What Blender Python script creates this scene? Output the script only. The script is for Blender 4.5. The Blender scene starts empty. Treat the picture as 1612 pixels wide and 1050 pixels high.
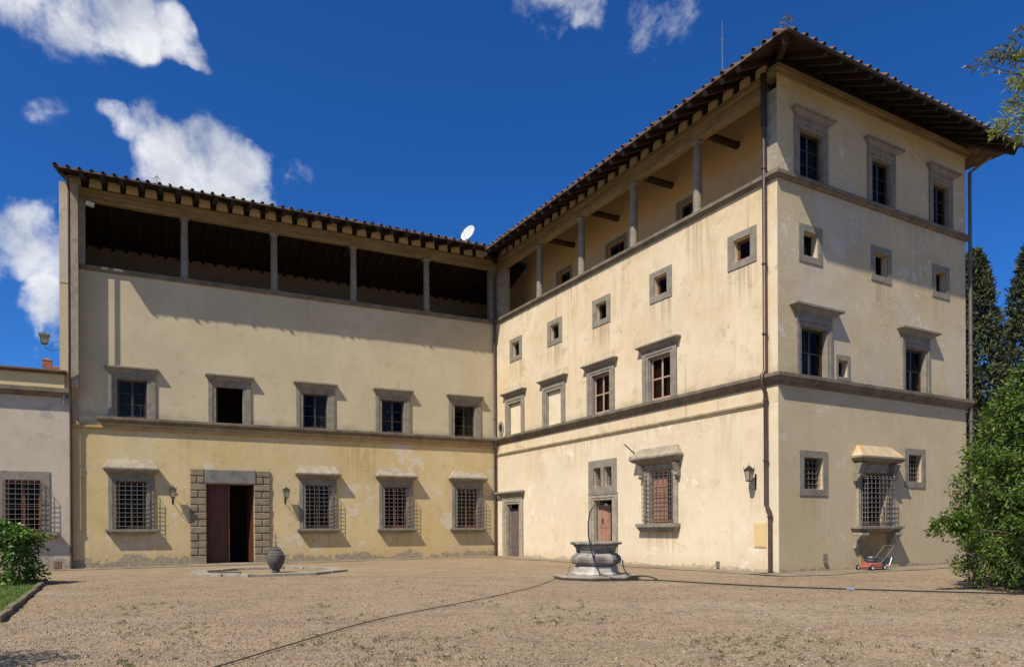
import bpy, math, random
from mathutils import Vector, Matrix, noise
R = math.radians
rnd = random.Random(7)
sc = bpy.context.scene
COL = sc.collection

# ------------------------------------------------------------------ camera
cd = bpy.data.cameras.new('camera'); cam = bpy.data.objects.new('camera', cd); COL.objects.link(cam)
cam.matrix_world = Matrix.Translation((0, 0, 1.6)) @ Matrix.Rotation(R(90), 4, 'X') @ Matrix.Rotation(R(-0.289), 4, 'Z')
cd.sensor_width = 36.0; cd.sensor_fit = 'HORIZONTAL'; cd.lens = 36 * 1130.85 / 1612
cd.shift_y = (832.75 - 525) / 1612
cd.clip_start = 0.1; cd.clip_end = 6000
sc.camera = cam

# ------------------------------------------------------------------ sun and sky
SUN_AZ = R(233.06); SUN_EL = R(51.9)                     # direction towards the sun, mathematical angle
sd = Vector((math.cos(SUN_AZ) * math.cos(SUN_EL), math.sin(SUN_AZ) * math.cos(SUN_EL), math.sin(SUN_EL)))
sl = bpy.data.lights.new('sun', 'SUN'); sun = bpy.data.objects.new('sun', sl); COL.objects.link(sun)
sl.energy = 4.6; sl.angle = R(0.53); sl.color = (1.0, 0.93, 0.82)
sun.rotation_euler = sd.to_track_quat('Z', 'Y').to_euler()
sun.location = (-30, -40, 60)

wd = bpy.data.worlds.new('World'); sc.world = wd; wd.use_nodes = True
wt = wd.node_tree; wt.nodes.clear()
def wn(t, **k):
    n = wt.nodes.new(t)
    for a, b in k.items(): setattr(n, a, b)
    return n
wl = wt.links.new
def wmath(op, a, b=None, clamp=False):
    n = wn('ShaderNodeMath', operation=op, use_clamp=clamp)
    for i, v in enumerate((a, b)):
        if v is None: continue
        if isinstance(v, (int, float)): n.inputs[i].default_value = v
        else: wl(v, n.inputs[i])
    return n.outputs[0]
sky = wn('ShaderNodeTexSky', sky_type='NISHITA')
sky.sun_disc = False; sky.sun_elevation = SUN_EL
sky.sun_rotation = math.pi / 2 - SUN_AZ
sky.altitude = 300; sky.air_density = 0.75; sky.dust_density = 1.1; sky.ozone_density = 5.0
hs = wn('ShaderNodeHueSaturation'); hs.inputs['Saturation'].default_value = 1.22; hs.inputs['Value'].default_value = 0.78; hs.inputs['Hue'].default_value = 0.5
wl(sky.outputs[0], hs.inputs['Color'])
deep = wn('ShaderNodeMix', data_type='RGBA', blend_type='MULTIPLY'); deep.inputs[0].default_value = 1.0
wl(hs.outputs[0], deep.inputs[6]); deep.inputs[7].default_value = (.60, 1.02, 1.42, 1)      # polarised, deep summer blue
geo = wn('ShaderNodeTexCoord')
dirv = wn('ShaderNodeVectorMath', operation='NORMALIZE'); wl(geo.outputs['Generated'], dirv.inputs[0])
def fbm(scale, detail, rough=0.55, off=(0, 0, 0), dist=0.0):
    mp = wn('ShaderNodeMapping'); mp.inputs['Location'].default_value = off
    wl(dirv.outputs[0], mp.inputs['Vector'])
    n = wn('ShaderNodeTexNoise'); n.inputs['Scale'].default_value = scale; n.inputs['Detail'].default_value = detail
    n.inputs['Roughness'].default_value = rough; n.inputs['Distortion'].default_value = dist
    wl(mp.outputs[0], n.inputs['Vector']); return n.outputs[0]
def cdir(x, y):
    return Vector(((x - 806) / 1130.85, 1.0, (832.75 - y) / 1130.85)).normalized()
# cumulus puffs: (direction given as azimuth-like px measure, px radius, weight)
PUFFS = [(120, 12, 80, 1), (215, 24, 90, 1), (305, 34, 62, 1), (335, 76, 40, .8), (55, -30, 90, 1), (160, -60, 120, 1), (70, 50, 60, .5), (130, 70, 60, .4),
         (250, 240, 70, 1), (320, 250, 75, 1), (370, 290, 62, 1), (260, 300, 75, 1), (330, 330, 90, 1), (240, 200, 34, .8), (400, 330, 45, .9),
         (160, 218, 34, .62), (195, 262, 25, .4),
         (20, 350, 55, .9), (70, 400, 52, .95), (90, 480, 48, 1), (40, 340, 50, .8), (120, 420, 60, 1), (-60, 380, 80, 1), (85, 520, 40, .6),
         (885, -45, 62, 1), (850, -5, 40, .8), (935, -20, 42, .8), (890, -95, 80, 1), (785, -25, 40, .5),
         (1055, 40, 58, .62), (1050, 0, 50, .58), (50, 186, 46, .40), (465, 298, 42, .44), (610, -160, 120, 1)]
wnz = wn('ShaderNodeTexNoise'); wnz.inputs['Scale'].default_value = 8.0; wnz.inputs['Detail'].default_value = 5; wl(dirv.outputs[0], wnz.inputs['Vector'])
wsb = wn('ShaderNodeVectorMath', operation='SUBTRACT'); wl(wnz.outputs[1], wsb.inputs[0]); wsb.inputs[1].default_value = (.5, .5, .5)
wsc = wn('ShaderNodeVectorMath', operation='SCALE'); wl(wsb.outputs[0], wsc.inputs[0]); wsc.inputs['Scale'].default_value = 0.14
wad = wn('ShaderNodeVectorMath', operation='ADD'); wl(dirv.outputs[0], wad.inputs[0]); wl(wsc.outputs[0], wad.inputs[1])
mask = None
for (px, py, rr, w) in PUFFS:
    d = cdir(px, py); ang = rr * 1.15 / 1130.85 * (d.y ** 1.3)
    dt = wn('ShaderNodeVectorMath', operation='DISTANCE'); wl(wad.outputs[0], dt.inputs[0]); dt.inputs[1].default_value = d
    q = wmath('DIVIDE', dt.outputs['Value'], ang)
    q = wmath('POWER', q, 2.0); q = wmath('SUBTRACT', 1.0, q, True); q = wmath('MULTIPLY', q, w)
    mask = q if mask is None else wmath('SMOOTH_MAX', mask, q)
    if mask is not q:
        mask.node.inputs[2].default_value = 0.15
# general fair-weather cloud over the half of the sky behind and around the photographer
gen = fbm(2.2, 3, .5, (3.1, 1.7, 0.3))
sepd = wn('ShaderNodeSeparateXYZ'); wl(dirv.outputs[0], sepd.inputs[0])
back = wmath('MULTIPLY', wmath('SUBTRACT', 0.25, sepd.outputs['Y']), 2.0, True)
gen = wmath('MULTIPLY', wmath('MULTIPLY', wmath('SUBTRACT', gen, 0.52), 5.0, True), back)
mask = wmath('MAXIMUM', mask, gen)
f1 = fbm(10.0, 10, .60, (0.3, 0.2, 0.1), 0.25); f2 = fbm(38.0, 8, .66, (5, 2, 1), 0.5)
den = wmath('ADD', wmath('MULTIPLY', mask, 1.15), wmath('MULTIPLY', wmath('SUBTRACT', f1, 0.5), 3.6))
den = wmath('ADD', den, wmath('MULTIPLY', wmath('SUBTRACT', f2, 0.5), 1.0))
den = wmath('SUBTRACT', den, 0.40)
gate = wmath('MULTIPLY', wmath('SUBTRACT', mask, 0.14), 5.0, True)
cov = wn('ShaderNodeMapRange', interpolation_type='SMOOTHSTEP'); wl(den, cov.inputs[0]); cov.inputs[1].default_value = -0.22; cov.inputs[2].default_value = 1.05
alpha = wmath('MULTIPLY', wmath('MULTIPLY', cov.outputs[0], gate), 0.93)
f3 = fbm(10.0, 6, .55, (0.325, 0.215, 0.055), 0.25)      # same field a little way towards the sun: relief shading
sh = wn('ShaderNodeMapRange'); wl(wmath('ADD', wmath('MULTIPLY', den, 0.34), wmath('MULTIPLY', wmath('SUBTRACT', f3, f1), 2.6)), sh.inputs[0])
sh.inputs[1].default_value = -0.1; sh.inputs[2].default_value = 0.75; sh.inputs[3].default_value = 1.0; sh.inputs[4].default_value = 0.0
ccol = wn('ShaderNodeMix', data_type='RGBA'); wl(sh.outputs[0], ccol.inputs[0])
ccol.inputs[6].default_value = (3.1, 3.45, 4.2, 1); ccol.inputs[7].default_value = (7.0, 7.1, 7.3, 1)
mx = wn('ShaderNodeMix', data_type='RGBA'); wl(alpha, mx.inputs[0]); wl(deep.outputs[2], mx.inputs[6]); wl(ccol.outputs[2], mx.inputs[7])
bg = wn('ShaderNodeBackground'); bg.inputs['Strength'].default_value = 0.10; wl(mx.outputs[2], bg.inputs[0])
wo = wn('ShaderNodeOutputWorld'); wl(bg.outputs[0], wo.inputs[0])
wd.cycles.sampling_method = 'MANUAL'; wd.cycles.sample_map_resolution = 512

sc.view_settings.view_transform = 'Standard'; sc.view_settings.look = 'None'
sc.view_settings.gamma = 1; sc.view_settings.use_curve_mapping = False; sc.view_settings.exposure = 0.40

# ------------------------------------------------------------------ materials
class MT:
    def __init__(s, name):
        s.m = bpy.data.materials.new(name); s.m.use_nodes = True; s.t = s.m.node_tree; s.t.nodes.clear()
        s.out = s.n('ShaderNodeOutputMaterial'); s.b = s.n('ShaderNodeBsdfPrincipled'); s.l(s.b.outputs[0], s.out.inputs[0])
        s.tc = s.n('ShaderNodeTexCoord')
    def n(s, t, **k):
        x = s.t.nodes.new(t)
        for a, b in k.items(): setattr(x, a, b)
        return x
    def l(s, a, b): s.t.links.new(a, b)
    def map(s, scale=(1, 1, 1), off=(0, 0, 0), src='Object'):
        m = s.n('ShaderNodeMapping'); m.inputs['Scale'].default_value = scale; m.inputs['Location'].default_value = off
        s.l(s.tc.outputs[src], m.inputs[0]); return m.outputs[0]
    def noise(s, scale, detail=4, rough=.55, vec=None, dist=0.0):
        x = s.n('ShaderNodeTexNoise'); x.inputs['Scale'].default_value = scale; x.inputs['Detail'].default_value = detail
        x.inputs['Roughness'].default_value = rough; x.inputs['Distortion'].default_value = dist
        s.l(vec if vec else s.tc.outputs['Object'], x.inputs['Vector']); return x.outputs[0]
    def math(s, op, a, b=None, clamp=False):
        x = s.n('ShaderNodeMath', operation=op, use_clamp=clamp)
        for i, v in enumerate((a, b)):
            if v is None: continue
            if isinstance(v, (int, float)): x.inputs[i].default_value = v
            else: s.l(v, x.inputs[i])
        return x.outputs[0]
    def rng(s, v, a, b, c=0.0, d=1.0, smooth=True):
        x = s.n('ShaderNodeMapRange', interpolation_type='SMOOTHSTEP' if smooth else 'LINEAR'); s.l(v, x.inputs[0])
        for i, q in zip((1, 2, 3, 4), (a, b, c, d)): x.inputs[i].default_value = q
        return x.outputs[0]
    def mix(s, f, a, b, mode='MIX'):
        x = s.n('ShaderNodeMix', data_type='RGBA', blend_type=mode)
        for i, v in ((0, f), (6, a), (7, b)):
            if isinstance(v, (int, float)): x.inputs[i].default_value = v
            elif isinstance(v, tuple): x.inputs[i].default_value = (*v, 1) if len(v) == 3 else v
            else: s.l(v, x.inputs[i])
        return x.outputs[2]
    def bump(s, h, strength=.5, dist=.02, prev=None):
        x = s.n('ShaderNodeBump'); x.inputs['Strength'].default_value = strength; x.inputs['Distance'].default_value = dist
        s.l(h, x.inputs['Height'])
        if prev: s.l(prev, x.inputs['Normal'])
        return x.outputs[0]
    def fin(s, col=None, rough=.8, nrm=None, spec=.3, metal=0.0):
        if col is not None:
            if isinstance(col, tuple): s.b.inputs['Base Color'].default_value = (*col, 1)
            else: s.l(col, s.b.inputs['Base Color'])
        if isinstance(rough, float): s.b.inputs['Roughness'].default_value = rough
        else: s.l(rough, s.b.inputs['Roughness'])
        s.b.inputs['Specular IOR Level'].default_value = spec; s.b.inputs['Metallic'].default_value = metal
        if nrm: s.l(nrm, s.b.inputs['Normal'])
        return s.m

def plaster(name, c1, c2, stain, streak=.35, damp=0.0, patch=None, patch_amt=0.0, damp_col=(.24, .20, .15), off=(0, 0, 0), rough_amt=1.0, drips=(), stains=(), soot=(), chips=0.0):
    t = MT(name); v = t.map(off=off)
    n1 = t.noise(.32, 5, .6, v); n2 = t.noise(1.6, 6, .62, v); n3 = t.noise(11, 5, .6, v)
    col = t.mix(t.rng(n1, .36, .64), c1, c2)
    col = t.mix(t.math('MULTIPLY', t.rng(n2, .48, .75), .45), col, stain)
    # rain streaks running down from the courses and hoods
    sv = t.map((3.4, 3.4, .11), off); s1 = t.noise(1.0, 6, .6, sv); s2 = t.noise(.45, 3, .5, v)
    st = t.math('MULTIPLY', t.math('MULTIPLY', t.rng(s1, .54, .72), t.rng(s2, .42, .66)), streak)
    col = t.mix(st, col, stain)
    sep = t.n('ShaderNodeSeparateXYZ'); t.l(t.tc.outputs['Object'], sep.inputs[0])
    for zt in drips:                                        # dirt just below a course, ragged lower edge
        dz = t.math('SUBTRACT', zt, sep.outputs['Z'])
        edge = t.math('MULTIPLY', t.noise(1.0, 5, .65, t.map((3.2, 3.2, .2), (off[0] + zt, 0, 0))), 2.2)
        e = t.math('MULTIPLY', t.rng(t.math('SUBTRACT', edge, dz), .75, 1.25), t.rng(dz, -.02, .05))
        col = t.mix(t.math('MULTIPLY', e, .5), col, stain)
    for zt in soot:                                         # grime lying above a ledge
        dz = t.math('SUBTRACT', sep.outputs['Z'], zt)
        edge = t.math('MULTIPLY', t.noise(1.0, 7, .7, t.map((1.3, 1.3, .8), (off[0] + zt, 3, 0))), 1.5)
        e = t.math('MULTIPLY', t.rng(t.math('SUBTRACT', edge, dz), .35, 1.0), t.rng(dz, -.02, .02))
        col = t.mix(t.math('MULTIPLY', e, .62), col, tuple(x * .62 for x in stain))
    if stains:                                              # run-off below sills and beside hoods
        sn = t.rng(t.noise(1.0, 6, .65, t.map((5.5, 5.5, .22), (off[0], 1, 2))), .40, .66)
        for (xc, hw, zt, ln, am) in stains:
            dx = t.math('ABSOLUTE', t.math('SUBTRACT', sep.outputs['X'], xc)); dz = t.math('SUBTRACT', zt, sep.outputs['Z'])
            e = t.math('MULTIPLY', t.rng(dx, hw * .75, hw * 1.15, 1, 0), t.math('MULTIPLY', t.rng(dz, 0, ln, 1, 0), t.rng(dz, -.02, .0)))
            col = t.mix(t.math('MULTIPLY', t.math('MULTIPLY', e, sn), am), col, tuple(x * .78 for x in stain))
    hgt = n3
    if patch_amt > 0:                                       # skim coat that has come away, pale render beneath
        pn = t.noise(.75, 8, .68, t.map(off=(off[0] + 7, 2, 3))); pm = t.rng(pn, .66 - patch_amt, .685 - patch_amt)
        col = t.mix(t.math('MULTIPLY', pm, .75), col, patch); hgt = t.math('SUBTRACT', hgt, t.math('MULTIPLY', pm, .7))
    if chips > 0:                                           # flaking skin of the limewash, little raised and missing scales
        cn = t.noise(4.2, 9, .74, t.map((1, 1, 1.25), (off[0] + 2, 8, 6))); rg = t.noise(.42, 4, .6, t.map(off=(off[0] + 5, 1, 9)))
        cm = t.math('MULTIPLY', t.rng(cn, .575, .61), t.rng(rg, .43, .55)); ce = t.math('MULTIPLY', t.rng(cn, .55, .575), t.math('SUBTRACT', t.rng(rg, .47, .58), cm, True))
        col = t.mix(t.math('MULTIPLY', cm, .7 * chips), col, tuple(min(1, x * 1.32) for x in c2)); col = t.mix(t.math('MULTIPLY', ce, .55 * chips), col, tuple(x * .6 for x in stain))
        hgt = t.math('ADD', hgt, t.math('MULTIPLY', cm, 1.6))
        gm = t.noise(.28, 5, .62, t.map((1, 1, .6), (off[0] + 1, 4, 2))); col = t.mix(t.math('MULTIPLY', t.rng(gm, .46, .62), .5 * chips), col, (.50, .445, .375))
    if damp > 0:
        dn = t.noise(1.1, 9, .74, t.map((1, 1, .95), (off[0] + 3, 5, 1)))
        h = t.math('SUBTRACT', t.math('MULTIPLY', t.math('SUBTRACT', dn, .37), damp * 5.0), sep.outputs['Z'])
        dm = t.rng(h, damp * .02, damp * .10)
        warm = t.rng(t.math('SUBTRACT', t.math('MULTIPLY', n1, damp * 5), sep.outputs['Z']), 0, damp * 2.0)
        col = t.mix(t.math('MULTIPLY', warm, .32), col, stain)
        dcol = t.mix(t.rng(t.noise(7, 5), .4, .6), damp_col, tuple(x * .62 for x in damp_col))
        col = t.mix(t.math('MULTIPLY', dm, .85), col, dcol); hgt = t.math('SUBTRACT', hgt, dm)
    # blisters and hairline cracks
    vo = t.n('ShaderNodeTexVoronoi', feature='DISTANCE_TO_EDGE'); vo.inputs['Scale'].default_value = .55
    wv = t.n('ShaderNodeVectorMath', operation='ADD'); t.l(v, wv.inputs[0])
    nz = t.n('ShaderNodeTexNoise'); nz.inputs['Scale'].default_value = 2.2; nz.inputs['Detail'].default_value = 6; t.l(v, nz.inputs['Vector']); t.l(nz.outputs[1], wv.inputs[1])
    t.l(wv.outputs[0], vo.inputs['Vector'])
    ck = t.math('MULTIPLY', t.rng(vo.outputs['Distance'], .0, .010, 1, 0), t.rng(t.noise(.5, 3, .5, v), .52, .62))
    col = t.mix(t.math('MULTIPLY', ck, .45), col, tuple(x * .5 for x in stain))
    b = t.bump(n2, .22 * rough_amt, .05); b = t.bump(hgt, .20 * rough_amt, .02, b)
    col = t.mix(t.rng(n3, .3, .7, .0, .14), col, tuple(x * .72 for x in c1))
    return t.fin(col, .92, b, .15)

def stone(name, c, c2=None, scale=3.0, b=.5, lichen=None, la=.0, rough=.85):
    t = MT(name); v = t.map()
    n1 = t.noise(scale, 6, .6, v); n2 = t.noise(scale * 9, 5, .6, v)
    c2 = c2 or tuple(x * .6 for x in c)
    col = t.mix(t.rng(n1, .38, .66), c, c2); col = t.mix(t.rng(n2, .4, .75, 0, .45), col, tuple(x * .55 for x in c))
    if lichen:
        ln = t.noise(1.7, 6, .65, t.map(off=(3, 3, 3))); col = t.mix(t.math('MULTIPLY', t.rng(ln, .56 - la, .64 - la), .8), col, lichen)
    bb = t.bump(n1, .4 * b, .03); bb = t.bump(n2, .6 * b, .012, bb)
    return t.fin(col, rough, bb, .2)

def wood(name, c, c2, scale=6.0, rough=.6, axis='Z'):
    t = MT(name); sc_ = {'Z': (scale, scale, scale * .06), 'Y': (scale, scale * .06, scale), 'X': (scale * .06, scale, scale)}[axis]
    n = t.noise(1.5, 6, .6, t.map(sc_)); n2 = t.noise(2.0, 4, .5)
    col = t.mix(t.rng(n, .35, .68), c, c2); col = t.mix(t.rng(n2, .45, .7, 0, .5), col, tuple(x * .55 for x in c))
    return t.fin(col, rough, t.bump(n, .5, .01), .3)

def plain(name, c, rough=.6, metal=0.0, spec=.4, var=.35, sc_=14):
    t = MT(name); n = t.noise(sc_, 5, .6)
    col = t.mix(t.rng(n, .35, .7, 0, var), c, tuple(x * .5 for x in c))
    return t.fin(col, rough, t.bump(n, .2, .006), spec, metal)

def leafmat(name, cols, trans=.25, rough=.5):
    t = MT(name); g = t.n('ShaderNodeNewGeometry')
    r = t.n('ShaderNodeValToRGB'); t.l(g.outputs['Random Per Island'], r.inputs[0])
    e = r.color_ramp.elements
    while len(e) < len(cols): e.new(.5)
    for i, c in enumerate(cols): e[i].position = i / (len(cols) - 1); e[i].color = (*c, 1)
    t.l(r.outputs[0], t.b.inputs['Base Color']); t.b.inputs['Roughness'].default_value = rough; t.b.inputs['Specular IOR Level'].default_value = .35
    tr = t.n('ShaderNodeBsdfTranslucent'); hv = t.n('ShaderNodeHueSaturation'); hv.inputs['Value'].default_value = 1.5; hv.inputs['Hue'].default_value = .485
    t.l(r.outputs[0], hv.inputs['Color']); t.l(hv.outputs[0], tr.inputs[0])
    ms = t.n('ShaderNodeMixShader'); ms.inputs[0].default_value = trans
    t.l(t.b.outputs[0], ms.inputs[1]); t.l(tr.outputs[0], ms.inputs[2]); t.l(ms.outputs[0], t.out.inputs[0])
    return t.m

def glassmat():
    t = MT('window_glass'); tr = t.n('ShaderNodeBsdfTransparent'); tr.inputs[0].default_value = (.55, .56, .58, 1)
    gl = t.n('ShaderNodeBsdfGlossy'); gl.inputs['Roughness'].default_value = .04; gl.inputs[0].default_value = (.90, .80, .68, 1)
    t.l(t.bump(t.noise(2.2, 2), .12, .03), gl.inputs['Normal'])
    fr = t.n('ShaderNodeFresnel'); fr.inputs[0].default_value = 1.5
    gb = t.n('ShaderNodeNewGeometry')
    ms = t.n('ShaderNodeMixShader'); t.l(t.math('MULTIPLY', t.math('MULTIPLY', fr.outputs[0], .28), t.math('SUBTRACT', 1.0, gb.outputs['Backfacing'])), ms.inputs[0]); t.l(tr.outputs[0], ms.inputs[1]); t.l(gl.outputs[0], ms.inputs[2])
    t.l(ms.outputs[0], t.out.inputs[0]); return t.m

M = {}
M['ochre'] = plaster('ochre_plaster', (.535, .405, .190), (.59, .47, .245), (.40, .27, .115), .4, .50, (.58, .51, .40), .075, (.31, .265, .20), (1, 0, 0), 1.1, stains=[(-19.5, 1.0, 1.4, 1.2, .5), (-10.6, 1.0, 1.4, 1.2, .5), (-6.3, 1.0, 1.4, 1.2, .5), (-1.9, 1.0, 1.4, 1.2, .5), (-14.6, 2.6, 6.3, 2.0, .2), (-8.5, 1.2, 6.3, 3.2, .5)], chips=.45)
M['greige'] = plaster('grey_beige_plaster', (.485, .402, .255), (.545, .455, .290), (.39, .305, .18), .4, 0, None, 0, off=(4, 0, 0), rough_amt=.8, stains=[(c, .85, 7.0, .1, .4) for c in ()] + [(-19.5, 1.1, 9.1, 2.0, .35), (-10.7, 1.2, 13.9, 3.2, .3), (-4.2, 1.6, 13.9, 2.6, .35)], soot=(7.05,))
M['parapet'] = plaster('yellow_parapet_plaster', (.60, .46, .225), (.66, .51, .27), (.48, .34, .15), .4, off=(3, 9, 0))
M['cream'] = plaster('peach_cream_plaster', (.64, .525, .36), (.70, .59, .415), (.51, .375, .20), .5, .20, (.74, .66, .52), .05, (.46, .38, .27), (9, 0, 0), .8, (5.95,), [(-6.2, 1.1, 1.42, 1.2, .8), (-12.5, 1.5, 5.9, 2.4, .5), (-16.5, .8, 5.9, 3.0, .6), (-2.6, .5, 5.9, 3, .6), (-1.0, .4, 3.0, 1.5, .6)], chips=.25)
M['straw'] = plaster('straw_plaster', (.61, .475, .29), (.68, .56, .385), (.39, .29, .155), 1.1, 0, (.46, .36, .215), .045, off=(13, 0, 0), drips=(13.95,), stains=[(c, .72, 11.3, 1.9, .85) for c in (-18.46, -14.36, -10.3, -6.1, -1.6)] + [(c, 1.5, 9.9, .6, .5) for c in (-18.6, -14.47, -10.36, -6.19)] + [(-3.6, .8, 13.9, 5, .6), (-8.8, .6, 13.9, 4, .5), (-12.6, .5, 13.9, 3.5, .5), (-4.2, .4, 13.9, 2.2, .8)], soot=(7.05,), chips=.35)
M['tower'] = plaster('weathered_tower_plaster', (.485, .39, .230), (.55, .452, .290), (.37, .28, .155), .45, .14, (.62, .55, .44), .07, (.40, .32, .21), (19, 0, 0), 1.2, (13.9,), [(1.75, .6, 11.2, 1.5, .6), (5.92, .6, 11.2, 1.5, .6), (10, .6, 11.2, 1.5, .5), (3.2, .5, 9.0, 2.0, .4), (4.3, .5, 13.9, 4.5, .45), (8.3, .7, 13.9, 4, .4)], (7.05,), 1.0)
M['tower_low'] = plaster('tan_plaster', (.485, .39, .235), (.54, .44, .28), (.46, .32, .15), .3, .16, (.60, .50, .37), .03, (.40, .31, .20), (23, 0, 0), .8, stains=[(1.85, .7, 2.7, 1.6, .5), (8.1, .6, 3.2, 1.6, .5)])
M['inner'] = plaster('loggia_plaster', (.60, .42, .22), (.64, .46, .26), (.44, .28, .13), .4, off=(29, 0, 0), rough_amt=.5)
M['dark_inner'] = plaster('shade_darkened_plaster', (.19, .125, .075), (.22, .15, .09), (.13, .085, .05), .4, off=(31, 0, 0), rough_amt=.5)  # deep shade of the long wing's loggia put into a dark base colour
M['pink'] = plaster('pinkish_old_plaster', (.47, .395, .295), (.52, .44, .34), (.37, .29, .20), .4, .55, (.36, .31, .26), .03, (.34, .29, .22), (37, 0, 0), 1.2)
M['stone'] = stone('pietra_serena', (.265, .232, .178), (.19, .167, .13))
M['stone_pale'] = stone('weathered_sandstone', (.36, .31, .225), (.25, .215, .16))
M['hoodroof'] = stone('hood_mortar', (.35, .295, .21), (.25, .21, .15))
M['lichen'] = stone('lichen_grown_slab', (.50, .40, .26), (.40, .30, .17), 3, .5, (.52, .28, .07), .03)
M['quoin'] = stone('rusticated_stone', (.27, .215, .135), (.19, .155, .105), 2.2, .8)
M['lintel'] = stone('lintel_stone', (.205, .19, .165), (.14, .13, .115), 2.2, .8)
M['course'] = stone('course_stone', (.20, .165, .115), (.125, .105, .08), 2.0, .8)
M['moulding'] = stone('worn_moulding', (.36, .285, .165), (.24, .19, .115), 2.0, .7)
M['ochre_trim'] = stone('ochre_moulding', (.46, .32, .14), (.34, .23, .10), 2.0, .6)
M['well'] = stone('grey_well_stone', (.31, .275, .235), (.10, .09, .08), 2.6, .7)
M['well_low'] = stone('pale_well_stone', (.48, .44, .38), (.30, .27, .23), 2.6, .7)
M['paving'] = stone('basin_stone', (.33, .28, .205), (.22, .19, .145), 2.5, .8)
M['kerb'] = stone('mossy_kerb_stone', (.20, .165, .115), (.13, .115, .075), 3, .8, (.12, .13, .05), .04)
M['urn'] = stone('dark_urn_stone', (.12, .105, .095), (.06, .055, .05), 5, .7)
M['beam'] = wood('old_grey_timber', (.30, .23, .125), (.19, .14, .07), 5, .8, 'X')
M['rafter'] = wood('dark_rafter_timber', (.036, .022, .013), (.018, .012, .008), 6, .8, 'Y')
M['infill'] = plaster('rafter_infill_plaster', (.56, .44, .26), (.60, .48, .30), (.42, .31, .17), .3, off=(41, 0, 0))
M['log'] = wood('dark_log', (.075, .045, .025), (.035, .022, .014), 6, .8, 'Y')
M['tile'] = stone('terracotta_tile', (.165, .09, .055), (.10, .072, .052), 5, .6, (.17, .15, .10), .03)
M['door_red'] = wood('red_brown_door', (.12, .040, .018), (.06, .022, .012), 6, .42)
M['door_mauve'] = wood('faded_mauve_door', (.155, .105, .092), (.11, .075, .068), 8, .7)
M['door_pink'] = wood('faded_russet_door', (.36, .185, .12), (.26, .125, .085), 8, .7)
M['sash'] = wood('dark_sash_wood', (.075, .05, .036), (.045, .032, .025), 10, .5)
M['sash_red'] = wood('red_brown_sash', (.20, .085, .045), (.13, .055, .03), 10, .5)
M['sash_pale'] = wood('pale_pink_sash', (.44, .30, .23), (.34, .22, .17), 10, .6)
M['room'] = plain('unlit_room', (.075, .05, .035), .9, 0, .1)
M['iron'] = plain('wrought_iron', (.19, .165, .145), .6, .3, .4)
M['iron_dark'] = plain('black_iron', (.045, .04, .036), .5, .4, .4)
M['verdigris'] = plain('green_iron', (.06, .11, .10), .6, .2)
M['lampglass'] = plain('frosted_lamp_glass', (.34, .29, .20), .25, 0, .5, .3)
M['copper'] = plain('brown_copper_pipe', (.105, .065, .048), .45, .35, .4, .5, 3)
M['copper_grey'] = plain('grey_copper_pipe', (.17, .135, .12), .5, .3, .4, .4, 3)
M['hatch'] = plain('ochre_steel_hatch', (.64, .47, .215), .6, 0, .3, .12)
M['white'] = plain('white_enamel', (.72, .72, .70), .35, 0, .5, .1)
M['grey_metal'] = plain('grey_metal', (.32, .32, .32), .4, .6)
M['dish'] = plain('weathered_dish_paint', (.56, .56, .54), .5, 0, .4, .3, 5)
M['rubber'] = plain('black_rubber', (.022, .022, .024), .45, 0, .4, .3, 30)
M['cable'] = plain('brown_cable', (.085, .06, .04), .8)
M['blue'] = plain('blue_plastic', (.10, .14, .34), .4)
M['mower_red'] = plain('red_mower_deck', (.34, .085, .065), .55, 0, .35, .5)
M['mower_dark'] = plain('dark_engine', (.055, .062, .062), .45, .2)
M['brick'] = stone('red_brick', (.30, .13, .07), (.22, .10, .06), 6, .6)
M['curtain'] = plain('dim_curtain', (.26, .24, .21), .9, 0, .1, .3, 3)
M['brick_dull'] = stone('dull_brick', (.22, .135, .085), (.15, .10, .07), 6, .6)
M['glass'] = glassmat()
M['bark'] = wood('grey_bark', (.10, .08, .06), (.06, .048, .038), 8, .9)
M['leaf_bush'] = leafmat('laurel_leaves', [(.022, .050, .009), (.048, .096, .013), (.092, .155, .018), (.175, .230, .026)], .25, .42)
M['leaf_ivy'] = leafmat('ivy_leaves', [(.025, .06, .010), (.05, .11, .014), (.10, .19, .02), (.15, .25, .03)], .2, .4)
M['leaf_cyp'] = leafmat('cypress_sprays', [(.022, .034, .012), (.036, .052, .018), (.066, .076, .026), (.105, .092, .036)], .12, .7)
M['leaf_tree'] = leafmat('oak_leaves', [(.12, .16, .025), (.20, .235, .035), (.29, .31, .055), (.31, .28, .10)], .4, .4)
M['leaf_grey'] = leafmat('grey_green_leaves', [(.06, .075, .04), (.10, .115, .06), (.15, .16, .09)], .3, .5)
M['grass'] = leafmat('grass_blades', [(.05, .10, .015), (.08, .15, .02), (.13, .19, .03)], .3, .5)
M['weed'] = leafmat('gravel_weeds', [(.07, .09, .025), (.10, .12, .03), (.17, .15, .05)], .25, .6)
M['pebble'] = leafmat('loose_pebbles', [(.12, .085, .055), (.22, .16, .105), (.29, .215, .15), (.34, .27, .20)], 0.0, .9)
M['litter'] = leafmat('dry_litter', [(.06, .040, .022), (.10, .068, .036), (.15, .10, .055)], 0.0, .9)

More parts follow.
